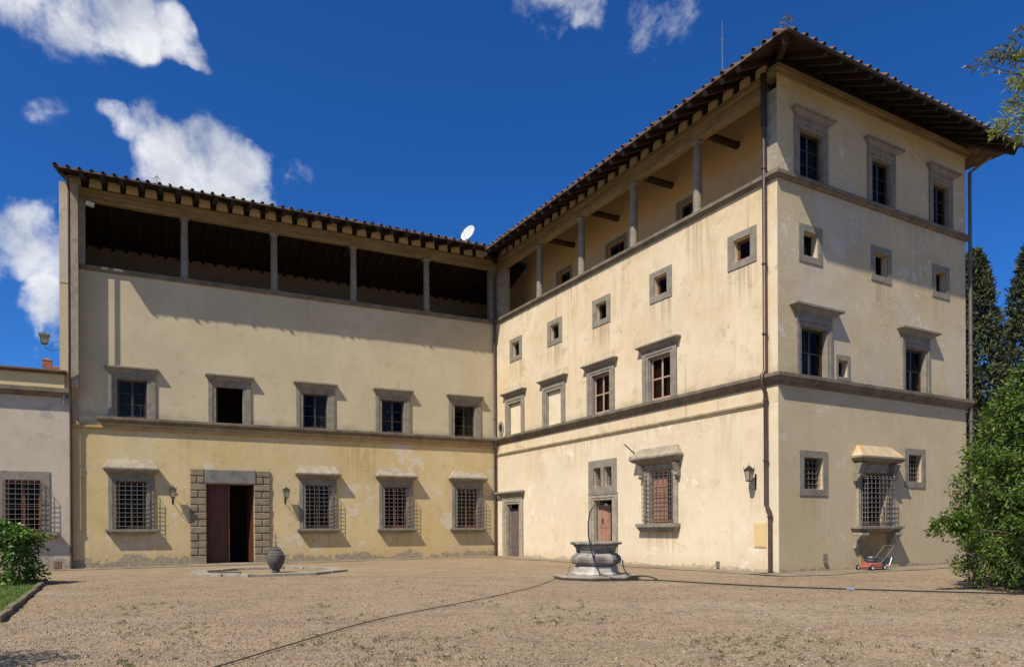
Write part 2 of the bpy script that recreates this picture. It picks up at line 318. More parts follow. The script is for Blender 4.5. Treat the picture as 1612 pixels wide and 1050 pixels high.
def gravel():
    t = MT('pinkish_gravel'); v = t.map()
    big = t.noise(.16, 5, .6, v); mid = t.noise(.9, 6, .65, v); fine = t.noise(26, 5, .7, v)
    vo = t.n('ShaderNodeTexVoronoi'); vo.inputs['Scale'].default_value = 30; t.l(v, vo.inputs['Vector'])
    vo2 = t.n('ShaderNodeTexVoronoi'); vo2.inputs['Scale'].default_value = 11; t.l(v, vo2.inputs['Vector'])
    sepc = t.n('ShaderNodeSeparateColor'); t.l(vo.outputs['Color'], sepc.inputs[0])
    sepc2 = t.n('ShaderNodeSeparateColor'); t.l(vo2.outputs['Color'], sepc2.inputs[0])
    col = t.mix(t.rng(big, .36, .64), (.362, .254, .150), (.322, .228, .124))
    col = t.mix(t.math('MULTIPLY', t.rng(mid, .44, .66), .6), col, (.200, .142, .085))
    col = t.mix(t.math('MULTIPLY', t.rng(t.noise(.42, 8, .72, t.map(off=(9, 4, 0))), .50, .66), .5), col, (.215, .175, .080))
    dr = t.noise(.35, 7, .68, t.map((.45, 1.5, 1), (2, 8, 0))); col = t.mix(t.math('MULTIPLY', t.rng(dr, .50, .66), .45), col, (.20, .135, .085))
    pl = t.noise(.22, 5, .6, t.map((.6, 1.2, 1), (12, 3, 0))); col = t.mix(t.math('MULTIPLY', t.rng(pl, .52, .68), .5), col, (.41, .32, .215))
    col = t.mix(t.math('MULTIPLY', sepc.outputs[0], .45), col, (.40, .325, .24))
    col = t.mix(t.math('MULTIPLY', t.rng(sepc.outputs[1], .72, .95), .65), col, (.10, .075, .05))
    col = t.mix(t.math('MULTIPLY', t.rng(sepc2.outputs[0], .8, .95), .35), col, (.12, .09, .055))
    col = t.mix(t.rng(fine, .5, .7, 0, .55), col, (.12, .088, .055))
    h = t.math('ADD', t.math('MULTIPLY', vo.outputs['Distance'], 1.0), t.math('MULTIPLY', fine, .8))
    b = t.bump(mid, .5, .10); b = t.bump(h, .75, .035, b)
    return t.fin(col, .95, b, .1)
M['gravel'] = gravel()
def apron():
    t = MT('worn_stone_apron'); v = t.map()
    a = t.noise(.8, 6, .65, v); f = t.noise(14, 6, .65, v)
    col = t.mix(t.rng(a, .38, .64), (.27, .215, .145), (.20, .165, .115)); col = t.mix(t.rng(f, .42, .7, 0, .6), col, (.12, .095, .062))
    return t.fin(col, .9, t.bump(f, .7, .03), .15)
M['apron'] = apron()
def soil():
    t = MT('lawn_soil'); n = t.noise(3, 6, .6)
    return t.fin(t.mix(t.rng(n, .35, .65), (.07, .10, .02), (.11, .14, .035)), .95, t.bump(t.noise(30, 4), .8, .03), .1)
M['soil'] = soil()

# ------------------------------------------------------------------ mesh builder
class MB:
    def __init__(s): s.v = []; s.f = []
    def add(s, vs, fs):
        o = len(s.v); s.v += [tuple(q) for q in vs]; s.f += [tuple(i + o for i in f) for f in fs]; return s
    def hexa(s, p): return s.add(p, [(0, 3, 2, 1), (4, 5, 6, 7), (0, 1, 5, 4), (1, 2, 6, 5), (2, 3, 7, 6), (3, 0, 4, 7)])
    def box(s, x0, x1, y0, y1, z0, z1):
        return s.hexa([(x0, y0, z0), (x1, y0, z0), (x1, y1, z0), (x0, y1, z0), (x0, y0, z1), (x1, y0, z1), (x1, y1, z1), (x0, y1, z1)])
    def frus(s, a, b):   # a,b = (x0,x1,y0,y1,z): bottom and top rectangles
        return s.hexa([(a[0], a[2], a[4]), (a[1], a[2], a[4]), (a[1], a[3], a[4]), (a[0], a[3], a[4]),
                       (b[0], b[2], b[4]), (b[1], b[2], b[4]), (b[1], b[3], b[4]), (b[0], b[3], b[4])])
    def beam(s, p0, p1, w, h, up=(0, 0, 1)):
        p0 = Vector(p0); p1 = Vector(p1); d = (p1 - p0).normalized(); sx = d.cross(Vector(up))
        if sx.length < 1e-4: sx = Vector((1, 0, 0))
        sx.normalize(); uz = sx.cross(d).normalized(); a = sx * w / 2; b = uz * h / 2
        return s.hexa([p0 - a - b, p0 + a - b, p1 + a - b, p1 - a - b, p0 - a + b, p0 + a + b, p1 + a + b, p1 - a + b])
    def tube(s, pts, r, n=8, cap=True):
        pts = [Vector(p) for p in pts]; rs = r if isinstance(r, (list, tuple)) else [r] * len(pts)
        o = len(s.v); prev = None
        for i, p in enumerate(pts):
            d = (pts[min(i + 1, len(pts) - 1)] - pts[max(i - 1, 0)])
            d = d.normalized() if d.length > 1e-9 else Vector((0, 0, 1))
            a = prev if prev is not None else (Vector((0, 0, 1)) if abs(d.z) < .9 else Vector((1, 0, 0)))
            x = (a - d * a.dot(d)).normalized(); prev = x; y = d.cross(x)
            for k in range(n):
                t = 2 * math.pi * k / n; s.v.append(tuple(p + (x * math.cos(t) + y * math.sin(t)) * rs[i]))
        for i in range(len(pts) - 1):
            for k in range(n):
                k2 = (k + 1) % n; s.f.append((o + i * n + k, o + i * n + k2, o + (i + 1) * n + k2, o + (i + 1) * n + k))
        if cap:
            s.f.append(tuple(o + k for k in reversed(range(n)))); e = o + (len(pts) - 1) * n; s.f.append(tuple(e + k for k in range(n)))
        return s
    def lathe(s, prof, n=24, c=(0, 0, 0), rot=0.0, cap=True):
        o = len(s.v)
        for (r, z) in prof:
            for k in range(n):
                t = 2 * math.pi * k / n + rot; s.v.append((c[0] + r * math.cos(t), c[1] + r * math.sin(t), c[2] + z))
        for i in range(len(prof) - 1):
            for k in range(n):
                k2 = (k + 1) % n; s.f.append((o + i * n + k, o + i * n + k2, o + (i + 1) * n + k2, o + (i + 1) * n + k))
        if cap:
            s.f.append(tuple(o + k for k in reversed(range(n)))); e = o + (len(prof) - 1) * n; s.f.append(tuple(e + k for k in range(n)))
        return s
    def slab(s, poly, th):   # poly: 3-D points counter-clockwise from above, thickness downwards
        n = len(poly); o = len(s.v); s.v += [tuple(p) for p in poly] + [(p[0], p[1], p[2] - th) for p in poly]
        s.f.append(tuple(o + i for i in range(n))); s.f.append(tuple(o + n + i for i in reversed(range(n))))
        for i in range(n):
            j = (i + 1) % n; s.f.append((o + i, o + n + i, o + n + j, o + j))
        return s
    def mesh(s, name, mat, smooth=False):
        me = bpy.data.meshes.new(name); me.from_pydata(s.v, [], s.f); me.update()
        me.materials.append(mat)
        if smooth:
            me.polygons.foreach_set('use_smooth', [True] * len(me.polygons))
            me.set_sharp_from_angle(angle=R(38))
        return me
    def obj(s, name, mat, parent=None, mw=None, smooth=False, bevel=0.0):
        o = bpy.data.objects.new(name, s.mesh(name, mat, smooth)); COL.objects.link(o)
        if bevel:
            b = o.modifiers.new('bevel', 'BEVEL'); b.width = bevel; b.segments = 1; b.limit_method = 'ANGLE'; b.angle_limit = R(50)
        place(o, parent, mw); return o

def world_of(o):
    m = o.matrix_basis.copy(); p = o.parent
    while p is not None: m = p.matrix_basis @ m; p = p.parent
    return m
def place(o, parent=None, mw=None):
    if parent is not None:
        o.parent = parent
        o.matrix_basis = (world_of(parent).inverted() @ mw) if mw is not None else Matrix.Identity(4)
    elif mw is not None: o.matrix_basis = mw
def inst(me, name, parent=None, mw=None):
    o = bpy.data.objects.new(name, me); COL.objects.link(o); place(o, parent, mw); return o
def tag(o, label=None, cat=None, group=None, kind=None):
    if label: o['label'] = label
    if cat: o['category'] = cat
    if group: o['group'] = group
    if kind: o['kind'] = kind
    return o
def empty(name, loc, label=None, cat=None, group=None):
    o = bpy.data.objects.new(name, None); COL.objects.link(o); o.location = loc; o.empty_display_size = .3
    return tag(o, label, cat, group)
T = Matrix.Translation

# ------------------------------------------------------------------ plan of the place (metres)
Np = Vector((9.390, 25.278)); Cp = Vector((-0.910, 43.429))            # near corner of the block, inner corner of the court
def unit(deg): return Vector((math.cos(R(deg)), math.sin(R(deg))))
def face_matrix(o, xdir):
    y = Vector((-xdir.y, xdir.x))
    return Matrix(((xdir.x, y.x, 0, o.x), (xdir.y, y.y, 0, o.y), (0, 0, 1, 0), (0, 0, 0, 1)))
FL = face_matrix(Cp, unit(26.354))            # long wing, x runs -22.4 .. 0, y goes into the building
FR = face_matrix(Np, unit(119.575 - 180))     # court side of the block, x runs -20.87 .. 0
FT = face_matrix(Np, unit(29.564))            # end front of the block, x runs 0 .. 11.9
TL = 11.85
def fw(F, x, y, z=0.0): return (F @ Vector((x, y, z)))

def smooth(a, b, x):
    t = min(1, max(0, (x - a) / (b - a))); return t * t * (3 - 2 * t)
FLi = FL.inverted()
def gz(x, y):                                  # the yard falls slightly along the long wing
    q = FLi @ Vector((x, y, 0)); a = max(0.0, -q.x); b = -q.y
    if a <= 0: return 0.0
    return -.0075 * min(a, 26) * (1 - smooth(1.5, 9, b)) * (1 if b > -1 else 1)

# ================================================================== GROUND
g = MB(); xs = [-3000, -600, -120, -60] + [-40 + 1.0 * i for i in range(81)] + [60, 120, 600, 3000]
ys = [-3000, -600, -120, -40, -15] + [-6 + 1.0 * i for i in range(67)] + [80, 140, 600, 3000]
for y in ys:
    for x in xs:
        z = gz(x, y)
        if -40 < x < 40 and -6 < y < 60: z += .012 * noise.noise(Vector((x * .8, y * .8, 0)))
        g.v.append((x, y, z - .012))
nx = len(xs)
for j in range(len(ys) - 1):
    for i in range(nx - 1): g.f.append((j * nx + i, j * nx + i + 1, (j + 1) * nx + i + 1, (j + 1) * nx + i))
tag(g.obj('ground', M['gravel'], smooth=True), kind='structure')

def strip(F, x0, x1, wmin, wmax, seed, name):  # worn stone apron along a wall with a ragged outer edge
    b = MB(); n = int((x1 - x0) / .25) + 1
    for i in range(n + 1):
        x = x0 + (x1 - x0) * i / n; w = wmin + (wmax - wmin) * (.5 + .5 * noise.noise(Vector((x * .55, seed, 0)))) + .12 * noise.noise(Vector((x * 3, seed, 5)))
        for k in range(4):
            p = fw(F, x, .3 - (w + .3) * k / 3); b.v.append((p.x, p.y, gz(p.x, p.y) + (.022 if k < 3 else .006)))
    for i in range(n):
        for k in range(3):
            a = i * 4 + k; b.f.append((a, a + 1, a + 5, a + 4))
    return tag(b.obj(name, M['apron']), kind='structure')
strip(FL, -30, -.9, .6, 1.5, 1, 'pavement')
strip(FR, -20.0, -.02, .9, 1.6, 7, 'pavement')
strip(FT, -1.2, 12.6, 1.0, 1.7, 13, 'pavement')

# ================================================================== THE VILLA
villa = empty('villa', (Np.x, Np.y, 0), 'cream and ochre L-shaped villa with open roof loggias round the gravel court', 'villa')
def V(b, name, mat, F, **k): return b.obj(name, mat, villa, F, **k)

holes = {'L': [], 'R': [], 'T': []}
REVEAL = .34
def wall(F, x0, x1, z0, z1, hs, mat, depth=REVEAL, label=None):
    hs = [h for h in hs if h[0] < x1 and h[1] > x0 and h[2] < z1 and h[3] > z0]
    X = sorted({x0, x1} | {min(max(v, x0), x1) for h in hs for v in h[:2]}); Z = sorted({z0, z1} | {min(max(v, z0), z1) for h in hs for v in h[2:4]})
    b = MB(); idx = {}
    def vid(x, y, z):
        k = (round(x, 4), round(y, 4), round(z, 4))
        if k not in idx: idx[k] = len(b.v); b.v.append((x, y, z))
        return idx[k]
    for i in range(len(X) - 1):
        for j in range(len(Z) - 1):
            xm = (X[i] + X[i + 1]) / 2; zm = (Z[j] + Z[j + 1]) / 2
            if any(h[0] < xm < h[1] and h[2] < zm < h[3] for h in hs): continue
            b.f.append((vid(X[i], 0, Z[j]), vid(X[i + 1], 0, Z[j]), vid(X[i + 1], 0, Z[j + 1]), vid(X[i], 0, Z[j + 1])))
    for h in hs:
        a, c, d, e = max(h[0], x0), min(h[1], x1), max(h[2], z0), min(h[3], z1); D = depth
        b.f.append((vid(a, 0, d), vid(a, 0, e), vid(a, D, e), vid(a, D, d))); b.f.append((vid(c, 0, d), vid(c, D, d), vid(c, D, e), vid(c, 0, e)))
        if h[3] < z1: b.f.append((vid(a, 0, e), vid(c, 0, e), vid(c, D, e), vid(a, D, e)))
        if h[2] > z0: b.f.append((vid(a, 0, d), vid(a, D, d), vid(c, D, d), vid(c, 0, d)))
    o = V(b, 'wall', mat, F)
    if label: o['label'] = label
    return o

def room(par, F, x0, x1, z0, z1, y0=REVEAL, depth=2.2, ex=.5, mat=None):
    b = MB(); a, c, d, e = x0 - ex, x1 + ex, z0 - .15, z1 + .35; y1 = y0 + depth
    p = [(a, y0, d), (c, y0, d), (c, y1, d), (a, y1, d), (a, y0, e), (c, y0, e), (c, y1, e), (a, y1, e)]
    b.add(p, [(0, 1, 2, 3), (4, 7, 6, 5), (3, 2, 6, 7), (0, 3, 7, 4), (1, 5, 6, 2)])
    # back of the wall round the opening closes the room
    b.add([(a, y0, d), (x0, y0, z0), (x0, y0, z1), (a, y0, e), (c, y0, e), (x1, y0, z1), (x1, y0, z0), (c, y0, d)],
          [(0, 1, 2, 3), (3, 2, 5, 4), (4, 5, 6, 7), (7, 6, 1, 0)])
    return b.obj('room', mat or M['room'], par, F)

def surround(F, x0, x1, z0, z1, w, wt, wb=0.0, p=.07, mat=None, name='window', step=True):
    """stone surround of an opening; two stepped bands, pieces butted"""
    b = MB(); e = .003; i = w * .42
    if step:
        o0, o1 = x0 - w, x1 + w; m0, m1 = x0 - i, x1 + i; tt = z1 + wt; ti = z1 + wt * .42; bb = z0 - wb if wb else z0
        b.box(o0, m0, -p, .02, bb, tt); b.box(m1, o1, -p, .02, bb, tt); b.box(m0, m1, -p, .02, ti, tt)
        b.box(m0, x0 + e, -p * .62, .02, bb, ti); b.box(x1 - e, m1, -p * .62, .02, bb, ti); b.box(x0 + e, x1 - e, -p * .62, .02, z1 - e, ti)
        if wb: b.box(x0 + e, x1 - e, -p * .8, .02, bb, z0 + e)
        b.box(x0 + .001, x0 + .035, .021, .15, z0 + .002, z1 - .036); b.box(x1 - .035, x1 - .001, .021, .15, z0 + .002, z1 - .036); b.box(x0 + .001, x1 - .001, .021, .15, z1 - .035, z1 - .001)
    else:
        bb = z0 - wb
        b.box(x0 - w, x0 + e, -p, .02, bb, z1 + wt); b.box(x1 - e, x1 + w, -p, .02, bb, z1 + wt)
        b.box(x0 + e, x1 - e, -p, .02, z1 - e, z1 + wt)
        if wb: b.box(x0 + e, x1 - e, -p, .02, bb, z0 + e)
    return b.obj(name, mat or M['stone'], villa, F, bevel=.008)

def sash(par, F, x0, x1, z0, z1, y=.17, leaves=2, rows=3, mat=None, pmat=None, fr=.06, bar=.03, open_leaf=None):
    b = MB(); mat = mat or M['sash']; panes = []
    b.box(x0, x0 + fr, y, y + .06, z0, z1); b.box(x1 - fr, x1, y, y + .06, z0, z1)
    b.box(x0 + fr, x1 - fr, y, y + .06, z1 - fr, z1); b.box(x0 + fr, x1 - fr, y, y + .06, z0, z0 + fr)
    a, c, d, e = x0 + fr, x1 - fr, z0 + fr, z1 - fr; lw = (c - a) / leaves
    for k in range(leaves):
        u0, u1 = a + k * lw, a + (k + 1) * lw; st = .05
        if open_leaf == k: continue
        b.box(u0 + .002, u0 + st, y + .012, y + .05, d, e); b.box(u1 - st, u1 - .002, y + .012, y + .05, d, e)
        b.box(u0 + st, u1 - st, y + .012, y + .05, d, d + .07); b.box(u0 + st, u1 - st, y + .012, y + .05, e - st, e)
        hh = (e - st - d - .07) / rows
        for r in range(rows):
            q0 = d + .07 + r * hh; q1 = q0 + hh
            if r: b.box(u0 + st, u1 - st, y + .016, y + .046, q0 - bar / 2, q0 + bar / 2)
            panes.append((u0 + st, u1 - st, q0 + (bar / 2 if r else 0), q1 - (bar / 2 if r < rows - 1 else 0)))
    s = b.obj('sash', mat, par, F)
    for (p0, p1, q0, q1) in panes:
        m = MB().box(p0, p1, y + .028, y + .034, q0, q1); m.obj('pane', M['glass'], par, F)
    return s

def curtain(par, F, x0, x1, z0, z1, y):
    b = MB(); n = 24
    for i in range(n + 1):
        x = x0 + (x1 - x0) * i / n; yy = y + .025 * math.sin(i * 1.9) + .01 * math.sin(i * .7)
        b.v += [(x, yy, z0 + .03), (x, yy, z1 - .03)]
    for i in range(n): b.f.append((2 * i, 2 * i + 2, 2 * i + 3, 2 * i + 1))
    return b.obj('curtain', M['curtain'], par, F)
def cornice_hood(par, F, x0, x1, z0, z1, f0, f1, p=.27, mat=None):
    """flat moulded window hood: cyma below, thin slab on top"""
    mat = mat or M['stone']; b = MB(); h = z1 - z0
    b.box(f0 + .01, f1 - .01, -.10, .01, z0 + .002, z0 + h * .22)
    b.frus((f0 - .02, f1 + .02, -.12, .01, z0 + h * .22), (x0 + .05, x1 - .05, -p + .05, .01, z0 + h * .76))
    b.box(x0, x1, -p, .01, z0 + h * .76, z1)
    return b.obj('hood', mat, par, F, bevel=.006)

def pitched_hood(par, F, x0, x1, z0, zl, zt, f0, f1, p=.43, roof=None, inset=.3):
    b = MB()
    b.frus((f0, f1, -.09, .01, z0), (x0 + .12, x1 - .12, -p + .12, .01, zl - .17))
    b.frus((x0 + .10, x1 - .10, -p + .10, .01, zl - .17), (x0 + .02, x1 - .02, -p + .02, .01, zl - .07))
    b.box(x0, x1, -p, .01, zl - .07, zl)
    o = b.obj('hood', M['stone'], par, F, bevel=.006)
    r = MB(); r.frus((x0 + .01, x1 - .01, -p + .01, .012, zl + .001), (x0 + inset, x1 - inset, -.07, .012, zt))
    r.obj('hood_roof', roof or M['hoodroof'], par, F, bevel=.02)
    return o

def cage(par, F, x0, x1, z0, z1, p=.36, nv=5, nh=9, t=.024, mat=None, lean=.0):
    b = MB()
    for i in range(nv + 1):
        x = x0 + (x1 - x0) * i / nv
        b.tube([(x, -.04, z0 + .02), (x, -p, z0 + .05), (x, -p - lean, z1 - .12), (x, -.05, z1)], t / 2, 5)
    for j in range(nh):
        z = z0 + .12 + (z1 - z0 - .32) * j / (nh - 1)
        b.tube([(x0, .03, z), (x0, -p - .012, z), (x1, -p - .012, z), (x1, .03, z)], t / 2, 5)
    for s in (x0, x1):
        for q in (.33, .67): b.tube([(s, -p * q, z0 + .05), (s, -p * q, z1 - .08)], t / 2, 5)
    return b.obj('grille', mat or M['iron'], par, F)
def flat_grille(par, F, x0, x1, z0, z1, y=.05, nv=3, nh=4, t=.026, mat=None):
    b = MB()
    for i in range(1, nv + 1):
        x = x0 + (x1 - x0) * i / (nv + 1); b.tube([(x, y, z0), (x, y, z1)], t / 2, 5)
    for j in range(1, nh + 1):
        z = z0 + (z1 - z0) * j / (nh + 1); b.tube([(x0, y - .02, z), (x1, y - .02, z)], t / 2, 5)
    return b.obj('grille', mat or M['iron'], par, F)
def sill(par, F, x0, x1, z0, z1, p=.3, mat=None):
    b = MB(); h = z1 - z0
    b.box(x0, x1, -p, .012, z1 - h * .42, z1); b.frus((x0 + .14, x1 - .14, -p + .16, .012, z0), (x0 + .03, x1 - .03, -p + .04, .012, z1 - h * .42 - .001))
    return b.obj('sill', mat or M['stone'], par, F, bevel=.006)

# ---------------------------------------------------------------- windows of the long wing (F = FL)
# piano nobile: five hooded casements standing on the string course
LP = [-19.47, -15.06, -10.75, -6.45, -2.07]
for i, c in enumerate(LP):
    x0, x1, z0, z1 = c - .66, c + .66, 7.06, 8.93
    holes['L'].append((x0, x1, z0, z1))
    w = surround(FL, x0, x1, z0, z1, .36, .20, 0, .075)
    cornice_hood(w, FL, c - 1.16, c + 1.16, 9.13, 9.50, c - 1.02, c + 1.02, .27)
    room(w, FL, x0, x1, z0, z1, depth=3.2)
    if i == 1:
        w['label'] = 'casement standing wide open onto a dark room'
        b = MB(); b.beam((x0 + .05, .20, z0 + .03), (x0 + .05, .20, z1 - .03), .05, .05)
        for zz in (z0 + .06, z0 + .66, z0 + 1.25, z1 - .06): b.beam((x0 + .06, .22, zz), (x0 + .12, .86, zz), .04, .04)
        b.beam((x0 + .12, .86, z0 + .03), (x0 + .12, .86, z1 - .03), .05, .05); b.obj('sash', M['sash'], w, FL)
        MB().add([(x0 + .066, .24, z0 + .08), (x0 + .12, .84, z0 + .08), (x0 + .12, .84, z1 - .08), (x0 + .066, .24, z1 - .08)], [(0, 1, 2, 3)]).obj('pane', M['glass'], w, FL)
    else:
        sash(w, FL, x0, x1, z0, z1, .16, 2, 3); curtain(w, FL, x0 + (.66 if i in (2, 4) else .0), x1 - (.6 if i == 3 else .0), z0, z1, .30)
# ground floor: barred windows with pitched stone hoods
LG = [-19.52, -10.64, -6.30, -1.93]
for i, c in enumerate(LG):
    x0, x1, z0, z1 = c - .66, c + .66, 1.70, 4.02
    holes['L'].append((x0, x1, z0, z1))
    w = surround(FL, x0, x1, z0, z1, .33, .30, 0, .075)
    pitched_hood(w, FL, c - 1.20, c + 1.20, 4.322, 4.62, 5.04, c - .99, c + .99, .43)
    sill(w, FL, c - 1.12, c + 1.12, 1.42, 1.695, .33)
    cage(w, FL, c - .76, c + .76, 1.72, 3.95, .36, 6, 10)
    room(w, FL, x0, x1, z0, z1)
    sash(w, FL, x0, x1, z0, z1, .2, 2, 4, M['sash'] if i < 2 else M['sash_red'])

# rusticated portal
px0, px1, pz = -16.19, -13.90, 3.96
holes['L'].append((px0, px1, -1, pz))
portal = MB().box(-16.93, px0 + .003, -.05, .02, -.35, 4.69).box(px1 - .003, -13.13, -.05, .02, -.35, 4.69).box(px0 + .003, px1 - .003, -.05, .02, pz - .003, 4.69).obj('portal', M['course'], villa, FL)
portal['label'] = 'rusticated stone portal with one door leaf open'
cz = 4.69; ch = .362
for side in (0, 1):
    a, c = ((-16.95, px0 + .01) if side == 0 else (px1 - .01, -13.11))
    for k in range(13):
        z1 = 4.70 - k * ch; z0 = z1 - ch + .028
        if k == 12: z0 = -.3
        segs = [(a, c)] if k % 2 == 0 else [(a, (a + c) / 2 - .014), ((a + c) / 2 + .014, c)]
        if k < 2:
            a2, c2 = ((a, -16.29) if side == 0 else (-13.80, c)); segs = [(a2, c2)] if k == 0 else [(a2, (a2 + c2) / 2 - .014), ((a2 + c2) / 2 + .014, c2)]
        for (s0, s1) in segs:
            pr = .10 + rnd.uniform(-.015, .02); d = .035
            b = MB(); y0, y1 = -.048, -pr
            b.hexa([(s0 + .004, y0, z0), (s1 - .004, y0, z0), (s1 - .004, y0, z1), (s0 + .004, y0, z1), (s0 + d, y1, z0 + d), (s1 - d, y1, z0 + d), (s1 - d, y1, z1 - d), (s0 + d, y1, z1 - d)])
            b.obj('stone', M['quoin'], portal, FL)
b = MB(); b.hexa([(-16.27, -.048, 3.975), (-13.82, -.048, 3.975), (-13.82, -.048, 4.70), (-16.27, -.048, 4.70), (-16.24, -.13, 4.01), (-13.85, -.13, 4.01), (-13.85, -.13, 4.67), (-16.24, -.13, 4.67)])
b.obj('lintel', M['lintel'], portal, FL)
room(portal, FL, px0, px1, -.2, pz, depth=4, ex=.12)
MB().box(-17.0, -13.0, -.42, .35, -.3, -.055).obj('doorstep', M['paving'], portal, FL, bevel=.015)
b = MB(); b.box(px0 - .02, -15.05, .52, .57, -.05, 3.98)
for (a, c) in ((.12, 1.05), (1.15, 2.75), (2.85, 3.80)):
    b.box(px0 + .12, -15.17, .505, .522, a, c); b.box(px0 + .20, -15.25, .49, .506, a + .09, c - .09)
dl = b.obj('door_leaf', M['door_red'], portal, FL, bevel=.006); dl['label'] = 'closed red-brown panelled door leaf'
MB().box(-15.12, -15.05, .49, .519, .02, 3.95).obj('door_moulding', M['sash_red'], portal, FL)
b = MB(); b.beam((px1 - .04, .25, 1.93), (px1 - .20, 1.35, 1.93), .06, 3.9); b.obj('door_leaf', M['door_red'], portal, FL)

# ---------------------------------------------------------------- court side of the block (F = FR)
RP = [-18.60, -14.47, -10.36, -6.19]
for i, c in enumerate(RP):
    x0, x1, z0, z1 = c - .70, c + .70, 7.10, 8.98
    if i < 2: z1 = 8.88
    holes['R'].append((x0, x1, z0, z1))
    w = surround(FR, x0, x1, z0, z1, .38, .27 if i >= 2 else .37, 0, .075)
    cornice_hood(w, FR, c - 1.33, c + 1.33, 9.252, 9.54, c - 1.10, c + 1.10, .29)
    if i < 2:
        w['label'] = 'blind window filled in with cream plaster'
        MB().box(x0, x1, .10, .13, z0, z1).obj('blind_panel', M['cream'], w, FR)
    else:
        room(w, FR, x0, x1, z0, z1)
        sash(w, FR, x0, x1, z0, z1, .15, 2, 2, M['sash_pale'], bar=.06)
        b = MB(); b.box(x0 + .08, x0 + .6, .30, .33, z0 + .1, z1 - .08); b.box(x1 - .6, x1 - .08, .30, .33, z0 + .1, z0 + .95)
        b.obj('inner_shutter', M['sash_red'], w, FR)
for i, (a, c) in enumerate([(-19.16, -17.77), (-15.07, -13.66), (-11.0, -9.58), (-6.8, -5.4), (-2.31, -.92)]):
    x0, x1, z0, z1 = a + .3, c - .29, 11.55, 12.36
    holes['R'].append((x0, x1, z0, z1))
    w = surround(FR, x0, x1, z0, z1, .295, .25, .26, .035, step=False)
    room(w, FR, x0, x1, z0, z1)
    sash(w, FR, x0, x1, z0, z1, .2, 1, 1, M['sash_red'] if i > 2 else M['sash'])
# plain door beside the inner corner
x0, x1 = -19.60, -18.14
holes['R'].append((x0, x1, -1, 3.06))
door = surround(FR, x0, x1, -.2, 3.06, .44, .28, 0, .09, name='doorway', mat=M['stone_pale']); door['label'] = 'small doorway with a closed mauve plank door'
cornice_hood(door, FR, -20.62, -17.52, 3.36, 3.80, -20.04, -17.70, .30)
b = MB(); n = 5
for k in range(n): b.box(x0 + .02 + (x1 - x0 - .04) * k / n, x0 + .015 + (x1 - x0 - .04) * (k + 1) / n, .24, .28, 0, 2.72)
b.obj('door_leaf', M['door_mauve'], door, FR, bevel=.004)
MB().box(x0, x1, .2, .34, 2.73, 2.80).obj('transom', M['sash'], door, FR)
MB().box(x0, x1, .225, .24, .55, .60).obj('door_rail', M['door_mauve'], door, FR)
room(door, FR, x0, x1, 0, 3.06, depth=1)
# half open door with a twin light above
x0, x1 = -10.93, -9.50
holes['R'].append((x0, x1, -1, 2.97))
door = surround(FR, x0, x1, -.2, 2.97, .40, .24, 0, .08, name='doorway', mat=M['stone_pale']); door['label'] = 'doorway behind the well with its russet door ajar'
MB().box(x0 - .40, x1 + .40, -.10, .01, 3.22, 3.30).obj('cornice', M['stone'], door, FR)
room(door, FR, x0, x1, 0, 2.97, depth=3)
b = MB(); b.beam((x0 + .06, .30, 1.40), (x0 + .74, .42, 1.40), .05, 2.72)
b.beam((x0 + .16, .285, 2.1), (x0 + .62, .37, 2.1), .02, .9); b.beam((x0 + .16, .285, .9), (x0 + .62, .37, .9), .02, 1.1)
b.obj('door_leaf', M['door_pink'], door, FR, bevel=.005)
MB().tube([(x0 + .3, .27, 2.1), (x0 + .3, .25, 2.0), (x0 + .3, .27, 1.85)], .03, 6).obj('knocker', M['iron_dark'], door, FR)
tx = [(-10.96, -10.36), (-10.12, -9.53)]
for q in tx: holes['R'].append((q[0], q[1], 3.62, 4.52))
b = MB(); e = .003
b.box(-11.36, -10.96 + e, -.05, .02, 3.305, 4.88); b.box(-10.36 - e, -10.12 + e, -.05, .02, 3.62 + e, 4.52 - e); b.box(-9.53 - e, -9.17, -.05, .02, 3.305, 4.88)
b.box(-10.96 + e, -9.53 - e, -.05, .02, 4.52 - e, 4.88); b.box(-10.96 + e, -9.53 - e, -.05, .02, 3.305, 3.62 + e)
w = b.obj('window', M['stone'], villa, FR, bevel=.006); w['label'] = 'twin barred overlight in one stone panel'
for q in tx:
    flat_grille(w, FR, q[0], q[1], 3.62, 4.52, .10, 4, 6, .02, M['iron_dark']); room(w, FR, q[0], q[1], 3.62, 4.52, depth=.8, ex=.06)
# big barred window
x0, x1, z0, z1 = -6.88, -5.44, 1.82, 4.10
holes['R'].append((x0, x1, z0, z1))
w = surround(FR, x0, x1, z0, z1, .36, .22, 0, .08, mat=M['stone_pale'])
pitched_hood(w, FR, -7.75, -4.75, 4.322, 4.66, 5.08, -7.25, -5.07, .46)
sill(w, FR, -7.45, -4.95, 1.45, 1.81, .35)
for s in (-7.36, -5.12):
    b = MB(); b.frus((s, s + .20, -.12, .0, 3.75), (s, s + .20, -.33, .0, 4.31)); b.tube([(s - .01, -.14, 3.84), (s + .21, -.14, 3.84)], .09, 10); b.obj('bracket', M['stone'], w, FR, bevel=.01)
cage(w, FR, -6.98, -5.34, 1.84, 4.05, .34, 6, 11, .028)
room(w, FR, x0, x1, z0, z1)
b = MB()
for k in range(4): b.box(x0 + .05 + k * .22, x0 + .25 + k * .22, .19, .22, z0 + .06, z1 - .25)
for k in range(6): b.box(x0 + .05, x0 + .91, .17, .189, z0 + .2 + k * .34, z0 + .27 + k * .34)
b.obj('shutter', M['door_pink'], w, FR)
sash(w, FR, x0, x1, z0, z1, .24, 2, 4, M['sash_red'])

